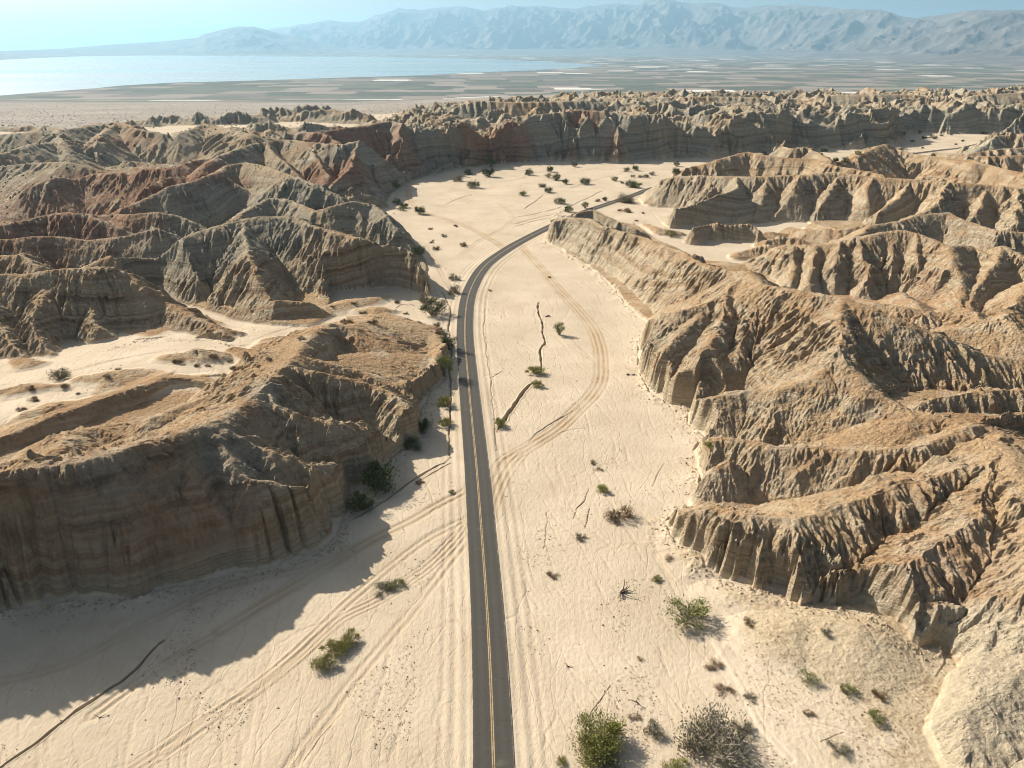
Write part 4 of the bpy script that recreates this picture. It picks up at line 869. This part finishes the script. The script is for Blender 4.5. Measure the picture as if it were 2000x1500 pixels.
def py_mesh(name, V, Fc, m, smooth=False):
    me = bpy.data.meshes.new(name); me.from_pydata(V, [], Fc); me.materials.append(m)
    if smooth: me.polygons.foreach_set('use_smooth', [True]*len(me.polygons))
    return me
def shrub_meshes(kind, seed, n_leaf, n_clump, leaf, flat=.75, upright=.5, n_stem=14, trunk=0.0, mcol='green', bark=None):
    """crown of many small leaf blades in uneven clumps (radius about 1) and the stems that carry them"""
    r = random.Random(seed); clumps = []
    for i in range(n_clump):
        a = r.uniform(0, 6.283); rr = math.sqrt(r.random())*.72; h = r.uniform(.15, 1)*(1-.45*rr*rr)
        clumps.append((math.cos(a)*rr, math.sin(a)*rr, trunk+h*flat, r.uniform(.16, .38)))
    V, Fc = [], []
    for i in range(n_leaf):
        cx, cy, cz, cr = clumps[r.randrange(n_clump)]
        x = r.gauss(0, .55)*cr; y = r.gauss(0, .55)*cr; z = r.gauss(0, .5)*cr*.9
        p = Vector((cx+x, cy+y, max(.02, cz+z)))
        out = Vector((p.x*.9, p.y*.9, upright+.3)).normalized()
        d = (out+Vector((r.gauss(0, .5), r.gauss(0, .5), r.gauss(0, .4)))).normalized()
        s_ = d.cross(Vector((r.gauss(0, 1), r.gauss(0, 1), r.gauss(0, 1)))).normalized()
        L = leaf*r.uniform(.6, 1.5); w = leaf*r.uniform(.22, .42); b0 = len(V)
        V += [tuple(p-d*L-s_*w*.3), tuple(p+s_*w), tuple(p+d*L), tuple(p-s_*w)]; Fc.append((b0, b0+1, b0+2, b0+3))
    fol = py_mesh('foliage', V, Fc, LM[mcol])
    V, Fc = [], []
    for i in range(n_stem):
        c = clumps[i % n_clump]; base = Vector((r.uniform(-.07, .07), r.uniform(-.07, .07), -.12)); tip = Vector(c[:3]); mid = base.lerp(tip, .5)+Vector((r.uniform(-.12, .12), r.uniform(-.12, .12), r.uniform(-.02, .1)))
        tube_into(V, Fc, base, mid, .028, .018); tube_into(V, Fc, mid, tip, .018, .008)
        for k in range(3):
            q_ = mid.lerp(tip, r.uniform(.2, .9)); e = q_+Vector((r.uniform(-.3, .3), r.uniform(-.3, .3), r.uniform(0, .3))); tube_into(V, Fc, q_, e, .009, .004, 3)
    if trunk > .05: tube_into(V, Fc, (0, 0, -.2), (0.03, 0, trunk+.1), .06, .045, 6)
    return fol, py_mesh('stem', V, Fc, bark or BARK)
KIND = {
 'creosote': [shrub_meshes('c', 1, 1500, 16, .055), shrub_meshes('c', 2, 1500, 13, .06), shrub_meshes('c', 3, 1300, 20, .05)],
 'dark': [shrub_meshes('d', 4, 1700, 15, .065, .8, mcol='dark'), shrub_meshes('d', 5, 1600, 11, .065, .9, mcol='dark'), shrub_meshes('d', 6, 1500, 18, .06, .7, mcol='dark')],
 'tree': [shrub_meshes('t', 7, 2200, 16, .05, .8, .6, 18, .35, 'green'), shrub_meshes('t', 8, 2200, 20, .05, .85, .6, 18, .25, 'dark')],
 'bright': [shrub_meshes('b', 9, 9000, 34, .035, .62, .8, 40, 0, 'bright'), shrub_meshes('b', 10, 2000, 14, .055, .7, 1.0, 16, 0, 'bright')],
 'brown': [shrub_meshes('w', 11, 1500, 14, .05, .5, .6, 24, 0, 'brown'), shrub_meshes('w', 12, 1300, 12, .055, .45, .6, 22, 0, 'brown')],
 'grey': [shrub_meshes('g', 13, 3600, 26, .036, .55, .7, 60, 0, 'grey', bark=simple('pale_twig', (.34, .29, .23), .9, .2, 5)), shrub_meshes('g', 14, 1400, 14, .05, .6, .8, 22, 0, 'grey')],
 'straw': [shrub_meshes('s', 15, 700, 12, .05, .25, .5, 14, 0, 'straw')]}
used = {}
def place(o, px, py, scale, rz, sink=0.0):
    x, y, z = at(px, py); o.location = (x, y, z-sink); o.rotation_euler = (0, 0, rz); o.scale = scale if isinstance(scale, tuple) else (scale,)*3
    return x, y, z
def pxm(px, py):
    x, y, z = at(px, py); return FPX/(y*CP+(CAM_H-z)*SP)
def bush(px, py, w, kind, label, cat='bush', name='bush', group=None, var=None, tall=1.0, wide=1.0, rz=None):
    """px, py: where it meets the ground in the photograph; w: its width there in pixels"""
    vs = KIND[kind]; v = vs[(used.get(kind, 0) if var is None else var) % len(vs)]; used[kind] = used.get(kind, 0)+1
    sc = w/pxm(px, py)/2/.76
    root = link(bpy.data.objects.new(name, None)); root.empty_display_size = .2
    place(root, px, py, (sc*wide, sc, sc*tall), rnd.uniform(0, 6.28) if rz is None else rz, .04)
    a = link(bpy.data.objects.new('foliage', v[0]), root); b_ = link(bpy.data.objects.new('stem', v[1]), root)
    root['label'] = label; root['category'] = cat
    if group: root['group'] = group
    return root
ORD = ['first', 'second', 'third', 'fourth', 'fifth', 'sixth', 'seventh', 'eighth', 'ninth', 'tenth', 'eleventh', 'twelfth', 'thirteenth', 'fourteenth', 'fifteenth', 'sixteenth', 'seventeenth', 'eighteenth', 'nineteenth', 'twentieth',
       'twenty-first', 'twenty-second', 'twenty-third', 'twenty-fourth', 'twenty-fifth', 'twenty-sixth', 'twenty-seventh', 'twenty-eighth', 'twenty-ninth', 'thirtieth', 'thirty-first', 'thirty-second', 'thirty-third', 'thirty-fourth', 'thirty-fifth', 'thirty-sixth', 'thirty-seventh', 'thirty-eighth', 'thirty-ninth', 'fortieth', 'forty-first', 'forty-second', 'forty-third', 'forty-fourth', 'forty-fifth']
COLN = {'creosote': 'olive green', 'dark': 'dark green', 'tree': 'round green', 'bright': 'yellow-green', 'brown': 'dry brown', 'grey': 'grey-green', 'straw': 'straw coloured'}
# the big ones near the camera, each its own words
bush(1172,1462,108,'bright','big feathery yellow-green palo verde tree at the bottom edge right of road','tree','desert_tree',var=0,tall=.95)
bush(1395,1462,135,'grey','large grey twiggy shrub with dark hollow middle, bottom right of the road','shrub','shrub',var=0,tall=1.15)
bush(1275,1430,46,'grey','small grey-green bush between the big palo verde and the large twiggy shrub',var=1)
bush(1448,1425,40,'grey','grey bush touching the right side of the large twiggy shrub',var=1)
bush(1190,1498,50,'grey','pale green bush at the foot of the big palo verde tree',var=1,tall=.8)
bush(1335,1207,86,'creosote','broad olive bush on the sand below the right-hand cliff','bush','bush',tall=.8)
bush(1208,1012,50,'brown','wide dry brown bush on open sand right of the road',tall=1.1)
bush(1178,960,27,'bright','small yellow-green bush just above the wide dry brown bush',var=1)
bush(1133,1051,24,'grey','small grey bush lower left of the wide dry brown bush',var=1)
bush(975,832,26,'bright','yellow-green bush at the lower end of the long ditch beside the road',var=1,tall=1.2)
bush(1045,730,36,'bright','spreading yellow-green bush at the upper end of the long ditch',var=1,tall=.8)
bush(1051,755,24,'bright','smaller yellow-green bush just below the spreading one at the ditch',var=1)
bush(1092,654,22,'tree','round green tree alone on the sand inside the bend of the dirt track','tree','desert_tree',var=0,tall=1.45)
bush(637,1298,46,'bright','lower end of the long yellow-green bush row left of the road',var=1,wide=1.2,group='yellow-green bushes in a row left of the road')
bush(655,1272,44,'bright','middle bush of the long yellow-green row left of the road',var=1,wide=1.2,group='yellow-green bushes in a row left of the road')
bush(681,1254,42,'bright','upper end of the long yellow-green bush row left of the road',var=1,wide=1.2,group='yellow-green bushes in a row left of the road')
bush(750,1153,42,'grey','flat olive bush left of the road above the yellow-green row',var=1,tall=.6,wide=1.2)
bush(772,1143,34,'creosote','small green bush at the right end of the flat olive one left of the road',tall=.7)
bush(1578,1330,38,'creosote','olive bush on the tan slope at lower right, highest of the three there')
bush(1657,1355,32,'creosote','olive bush on the tan slope at lower right, middle of the three there')
bush(1707,1405,34,'creosote','olive bush on the tan slope at lower right, lowest of the three there')
bush(1718,1360,30,'brown','brown bush beside the middle olive bush on the lower right slope')
bush(1635,1465,44,'grey','round grey bush near the bottom edge on the tan slope',var=1,tall=.7)
bush(1463,1219,24,'brown','small dark bush on sand below the right-hand spur cliffs')
bush(1612,1236,22,'grey','small grey bush against the foot of the striped right-hand cliff',var=1)
bush(1282,1132,22,'bright','thin yellow-green tuft left of the broad olive bush',var=1,tall=.7)
bush(1080,1125,26,'brown','thin dry twiggy tuft on the sand right of the road',tall=.6)
bush(1168,916,20,'straw','reddish straw tuft above the small yellow-green bush'); bush(1158,905,14,'brown','tiny brown tuft above the reddish straw tuft')
bush(1385,872,22,'bright','small yellow-green bush tucked in the notch of the right-hand cliffs',var=1)
bush(1310,1090,24,'straw','reddish straw tuft near the nose of the right-hand spur'); bush(1395,1300,36,'brown','brown twiggy bush in the tuft-dotted ground above the large twiggy shrub',tall=.6)
bush(1467,1365,30,'grey','dead grey twiggy bush between the large shrub and the tan slope',var=1,tall=.6); bush(1580,1395,20,'brown','small brown tuft left of the lowest olive slope bush')
bush(1413,1350,40,'brown','low brown bush just above the large twiggy shrub',tall=.5); bush(1320,1500,50,'bright','pale yellow-green bush cut by the bottom edge',var=1,tall=.6); bush(1098,1490,26,'bright','low yellow-green tuft left of the big palo verde at the bottom edge',var=1,tall=.7)
bush(1250,1290,18,'straw','orange straw tuft on the sand above the big palo verde'); bush(1240,1402,24,'brown','small reddish brown bush right above the big palo verde tree',tall=.6)
# in the shade of the front mesa and along its foot
bush(738,952,74,'dark','large dark green bush in the shade at the foot of the front cliff',tall=1.1,group='dark bushes in the shade of the front cliff')
bush(706,995,50,'dark','dark green bush lowest of those in shade at the front cliff foot',tall=1.1,group='dark bushes in the shade of the front cliff')
bush(807,875,36,'dark','dark green bush in shade below the notch of the front cliff',tall=1.1,group='dark bushes in the shade of the front cliff')
bush(826,842,34,'dark','half-lit dark green bush above the notch of the front cliff',tall=1.2,group='dark bushes in the shade of the front cliff')
bush(868,735,40,'tree','green tree in the cliff shadow beside the road','tree','desert_tree',var=0,tall=1.3); bush(877,682,36,'tree','green tree on the cliff edge beside the road','tree','desert_tree',var=1,tall=1.2)
bush(870,792,32,'bright','yellow-green bush left of the road below the cliff shadow, upper of two',var=1,tall=1.2); bush(871,832,28,'bright','yellow-green bush left of the road below the cliff shadow, lower of two',var=1,tall=1.2)
bush(845,614,50,'tree','wide green tree at the mouth of the side valley','tree','desert_tree',var=1,tall=.9); bush(832,590,28,'grey','grey-green bush behind the wide tree at the side valley mouth',var=1,tall=1.2)
bush(888,546,24,'grey','grey bush left of the road bend, upper of two',var=1); bush(887,573,28,'grey','grey bush left of the road bend, lower of two',var=1,tall=1.2)
bush(882,962,12,'bright','tiny green plant on the sand shoulder left of the road',var=1); bush(820,945,18,'brown','reddish brown tuft in the ditch at the shadow edge',tall=.7)
bush(854,637,18,'brown','brown tuft below the wide tree, upper of two'); bush(857,653,18,'brown','brown tuft below the wide tree, lower of two'); bush(846,470,5,'brown','tiny brown tuft by the far left hillside') 
# side valley on the left
SVB = [(118,738,44,'grey'),(60,760,18,'brown'),(66,783,22,'brown'),(41,802,18,'brown'),(128,757,20,'brown'),(350,708,24,'brown'),(415,698,18,'brown'),(385,716,14,'brown'),(405,716,12,'brown'),(458,722,20,'brown'),(210,737,16,'grey'),
       (676,632,24,'brown'),(728,631,22,'brown'),(710,612,15,'brown'),(692,594,14,'brown'),(650,600,10,'brown'),(776,592,14,'brown'),(793,613,10,'brown'),(450,706,12,'brown'),(524,702,12,'brown'),(590,663,16,'grey'),(232,722,12,'brown'),(153,770,10,'brown'),(268,756,9,'straw')]
for i, (a, b_, w, k) in enumerate(sorted(SVB)):
    bush(a, b_, w, k, f'{COLN[k]} bush in the pale side valley on the left, {ORD[i]} from the left', group='bushes in the side valley on the left', var=1)
# the far wash beyond the road bend
FWB = [(958,326,22,'tree'),(955,345,24,'dark'),(925,367,23,'dark'),(895,354,22,'grey'),(915,341,14,'dark'),(774,368,20,'creosote'),(777,400,16,'dark'),(791,406,16,'dark'),(783,411,14,'creosote'),(819,418,21,'dark'),(1033,342,16,'dark'),(1075,336,16,'dark'),
       (1122,326,12,'tree'),(1072,347,14,'creosote'),(1087,352,17,'dark'),(1104,359,14,'dark'),(1059,365,15,'grey'),(1072,376,17,'dark'),(1022,382,15,'creosote'),(1142,360,21,'dark'),(1199,353,14,'creosote'),(1094,398,20,'dark'),(1110,414,17,'dark'),(1143,407,14,'tree'),
       (1224,335,11,'dark'),(1240,333,14,'dark'),(1231,365,22,'dark'),(1241,367,14,'dark'),(1250,347,11,'grey'),(1262,347,11,'dark'),(1274,342,13,'grey'),(1322,325,12,'tree'),(1321,340,17,'dark'),(1355,330,12,'grey'),(1215,358,9,'grey'),(1236,346,8,'creosote'),(1250,361,9,'grey'),
       (1181,392,11,'dark'),(1167,393,11,'brown'),(1222,395,32,'grey'),(1210,412,9,'brown'),(1224,414,18,'brown')]
for i, (a, b_, w, k) in enumerate(sorted(FWB)):
    bush(a, b_, w, k, f'{COLN[k]} bush on the sand beyond the road bend, {ORD[i]} from the left', group='bushes on the far wash', tall=1.15)
MW = [(891,443,8,'brown'),(867,462,12,'grey'),(841,448,9,'brown'),(889,441,7,'grey'),(852,487,16,'brown'),(905,480,17,'brown'),(843,474,9,'brown'),(820,497,24,'dark'),(957,568,8,'grey'),(1310,462,24,'creosote'),(1256,417,8,'brown'),(1243,432,8,'brown'),(1073,542,7,'brown'),(1070,618,9,'brown')]
for i, (a, b_, w, k) in enumerate(sorted(MW)):
    bush(a, b_, w, k, f'small {COLN[k]} bush near the road bend and gap, {ORD[i]} from the left', group='small bushes near the road bend')
FR = [(1610,297,12,'dark'),(1676,302,12,'creosote'),(1632,318,14,'dark'),(1650,316,12,'dark'),(1765,264,10,'creosote'),(1782,277,8,'grey'),(1805,272,9,'dark'),(1820,268,9,'creosote'),(1826,272,8,'dark'),(1838,266,8,'grey'),(1880,277,6,'dark'),(1867,283,5,'dark'),(1922,262,13,'brown'),(1802,290,5,'dark'),(1795,262,8,'tree'),(1858,264,6,'grey')]
for i, (a, b_, w, k) in enumerate(sorted(FR)):
    bush(a, b_, w, k, f'tiny {COLN[k]} bush in the far right wash, {ORD[i]} from the left', group='bushes in the far right wash', tall=1.2)

# dead wood: a bleached stump with curling arms, and loose sticks
def dead_wood(px, py, w, label, seed, n=7):
    r = random.Random(seed); V, Fc = [], []
    for i in range(n):
        a = r.uniform(0, 6.28); p = Vector((0, 0, .05)); d = Vector((math.cos(a), math.sin(a), r.uniform(.1, .9))).normalized(); rad = r.uniform(.06, .10)
        for k in range(5):
            q_ = p+d*r.uniform(.16, .3); q_.z = max(.02, q_.z); tube_into(V, Fc, p, q_, rad, rad*.75, 5); p = q_; rad *= .75
            d = (d+Vector((r.gauss(0, .35), r.gauss(0, .35), r.gauss(-.1, .3)))).normalized()
    me = py_mesh('dead_branch', V, Fc, DEADB); o = link(bpy.data.objects.new('dead_branch', me)); sc = w/pxm(px, py)/2; place(o, px, py, sc, rnd.uniform(0, 6))
    o['label'] = label; o['category'] = 'dead branch'
dead_wood(1212,1158,46,'dark dead stump with curling branches on the sand right of the road',3,9)
dead_wood(1110,1302,20,'small dark dead twig on the sand above the big palo verde',5,4)
dead_wood(1245,1372,30,'thin dead stick lying above the small grey-green bush',8,4)
dead_wood(195,1402,24,'dead stick lying on the sand at lower left',9,3)
# stones
def rock_mesh(seed, m, sub=2):
    import bmesh
    r = random.Random(seed); bm = bmesh.new(); bmesh.ops.create_icosphere(bm, subdivisions=sub, radius=1)
    from mathutils import noise as mn
    off = Vector((seed*3.1, 0, 0))
    for v in bm.verts:
        v.co *= 1+.35*mn.noise(v.co*1.1+off)+.12*mn.noise(v.co*3+off); v.co.z *= .7
    me = bpy.data.meshes.new('boulder'); bm.to_mesh(me); bm.free(); me.materials.append(m); return me
RK = [rock_mesh(i, ROCKM) for i in range(3)]
def boulder(px, py, w, label, v=0, group=None, tall=1.0, me=None):
    o = link(bpy.data.objects.new('boulder', me or RK[v % 3])); sc = w/pxm(px, py)/2; place(o, px, py, (sc, sc*.8, sc*tall), rnd.uniform(0, .4)); o['label'] = label; o['category'] = 'rock'
    if group: o['group'] = group
boulder(1227,732,8,'dark boulder pair at the foot of the right-hand cliffs, left one',0); boulder(1237,732,8,'dark boulder pair at the foot of the right-hand cliffs, right one',1,tall=.7)
ARCS = [(773,605),(775,601),(778,599),(781,597),(784,595.5),(788,595),(793,595.5),(797,596),(803,595.5),(808,596.5)]
for i, (a, b_) in enumerate(ARCS): boulder(a, b_, 3.2, f'dark stone in the curved row in the side valley, {ORD[i]} from the left', i, 'dark stones in a curved row')
# a slender marker post by the track junction
V, Fc = [], []; tube_into(V, Fc, (0, 0, -.3), (-.12, .1, 1.9), .07, .06, 8); me = py_mesh('post', V, Fc, simple('dark_post_paint', (.04, .035, .03), .7, .2))
post = link(bpy.data.objects.new('marker_post', None)); place(post, 953.3, 479, 1.0, 0); post['label'] = 'slender dark marker post with a pale band near the track junction'; post['category'] = 'post'
link(bpy.data.objects.new('post', me), post); V, Fc = [], []; tube_into(V, Fc, (-.04, .03, .75), (-.075, .06, 1.15), .085, .08, 8); link(bpy.data.objects.new('band', py_mesh('band', V, Fc, simple('pale_band', (.5, .42, .3), .7, .1))), post)

# uncountable small stones and dry tufts, one mesh each
def scatter(name, label, spots, unit, m, rs):
    """copies of a small unit shape (verts, faces) at spots (x, y, z, size)"""
    uv_, uf = unit; n = len(spots); P_ = np.array(spots); an = rs.rand(n)*6.28; c, s = np.cos(an)[:, None], np.sin(an)[:, None]
    uv_ = np.array(uv_); jit = 1+.3*(rs.rand(n, len(uv_))-.5)
    vx_ = (uv_[None, :, 0]*c-uv_[None, :, 1]*s)*P_[:, 3:4]*jit+P_[:, 0:1]; vy_ = (uv_[None, :, 0]*s+uv_[None, :, 1]*c)*P_[:, 3:4]*jit+P_[:, 1:2]; vz_ = uv_[None, :, 2]*P_[:, 3:4]*jit+P_[:, 2:3]
    V_ = np.stack([vx_, vy_, vz_], -1).reshape(-1, 3); Ff = (np.array(uf)[None]+(np.arange(n)*len(uv_))[:, None, None]).reshape(-1, len(uf[0]))
    o = link(bpy.data.objects.new(name, mesh_np(name, V_, Ff, m, smooth=False))); o['kind'] = 'stuff'; o['label'] = label
rs = np.random.RandomState(5)
t_ = [(0, 0, 1.0), (1, 0, .1), (0.1, 1, .2), (-1, .1, 0), (0, -1, .1), (0, 0, -.5)]
unit_st = (t_, [(0, 1, 2), (0, 2, 3), (0, 3, 4), (0, 4, 1), (5, 2, 1), (5, 3, 2), (5, 4, 3), (5, 1, 4)])
def spots(n, y0, y1, s0, s1, accept):
    out = []
    while len(out) < n:
        y = y0*(y1/y0)**rs.rand(); x = (rs.rand()*2-1)*(.69*y+34)*.98
        r = int(np.searchsorted(YR, y))-1; c_ = int(np.searchsorted(UC, x/WR[r]))-1
        if not accept(r, c_): continue
        out.append((x, y, ground_z(x, y), s0*(s1/s0)**(rs.rand()**2)*(1 if y < 330 else y/330)))
    return out
cl = lambda r, c_: float(perlin(np.array([[X[r, c_]/14]], F), np.array([[Y[r, c_]/14]], F), 151)[0, 0])
scatter('stones', 'small stones and clods strewn over the sand and hillsides', spots(7500, 80, 420, .05, .26, lambda r, c_: DR[r, c_] > 5 and (cl(r, c_) > .3 or (HILL[r, c_] > 1 and SL[r, c_] < .8 and rs.rand() < .6) or rs.rand() < .04)), unit_st, STONE, rs)
unit_tf = ([(-.15, 0, 0), (.15, 0, 0), (.9, .1, .7), (0, -.15, 0), (0, .15, 0), (-.3, .8, .9), (.1, -.1, 0), (-.1, .1, 0), (-.8, -.5, .6), (0, .1, 0), (.1, 0, 0), (.3, -.7, .9), (-.05, 0, 0), (.05, .05, 0), (.1, .1, 1.1)], [(0, 1, 2), (3, 4, 5), (6, 7, 8), (9, 10, 11), (12, 13, 14)])
tf_ok = lambda r, c_: DR[r, c_] > 7 and ((RAISE[r, c_] > .5 and X[r, c_] > 0 and HILL[r, c_] < 1 and cl(r, c_) > -.1) or (cl(r, c_) > .35 and HILL[r, c_] < .3) or (INS[r, c_] and Y[r, c_] > 420 and cl(r, c_) > .2))
scatter('dry_tufts', 'scattered dry grass tufts on the sand and the tan slope', spots(6500, 82, 800, .12, .42, tf_ok), unit_tf, LM['brown'], rs)
hill_ok = lambda r, c_: HILL[r, c_] > 3 and SL[r, c_] < .75 and X[r, c_] < -30
scatter('hillside_scrub', 'tiny dark scrub dotted over the distant left-hand hills', spots(2600, 360, 1100, .35, .8, hill_ok), ([(a*.9, b_*.9, c_*.7) for a, b_, c_ in t_], unit_st[1]), LM['dark'], rs)
print('verts', NR*NC, 'objects', len(bpy.data.objects))

unit_bush = ([(a*1.0, b_*1.0, c_*1.0) for a, b_, c_ in t_], unit_st[1])
scatter('desert_scrub', 'dark scrub dotted over the grey desert plain', [(x, y, ground_z(x, y), rs.uniform(.45, 1.5)) for x, y in ((u*(.69*yy+34), yy) for u, yy in zip(rs.uniform(-1, 1, 9000), 1150*(4.0**rs.rand(9000)))) if HILL[min(NR-1, int(np.searchsorted(YR, y))), min(NC-1, max(0, int(np.searchsorted(UC, x/WR[min(NR-1, int(np.searchsorted(YR, y)))]))))] < .5], unit_bush, LM['dark'], rs)
scatter('talus_rocks', 'fallen rocks along the feet of the cliffs', spots(3000, 85, 420, .06, .42, lambda r, c_: INS[r, c_] and DIN_[r, c_] < 4.5*rs.rand()+.3 and KK[r, c_] > 2 and DR[r, c_] > 5), unit_st, simple('talus_rock', (.34, .26, .17), .95, .3, .5), rs)
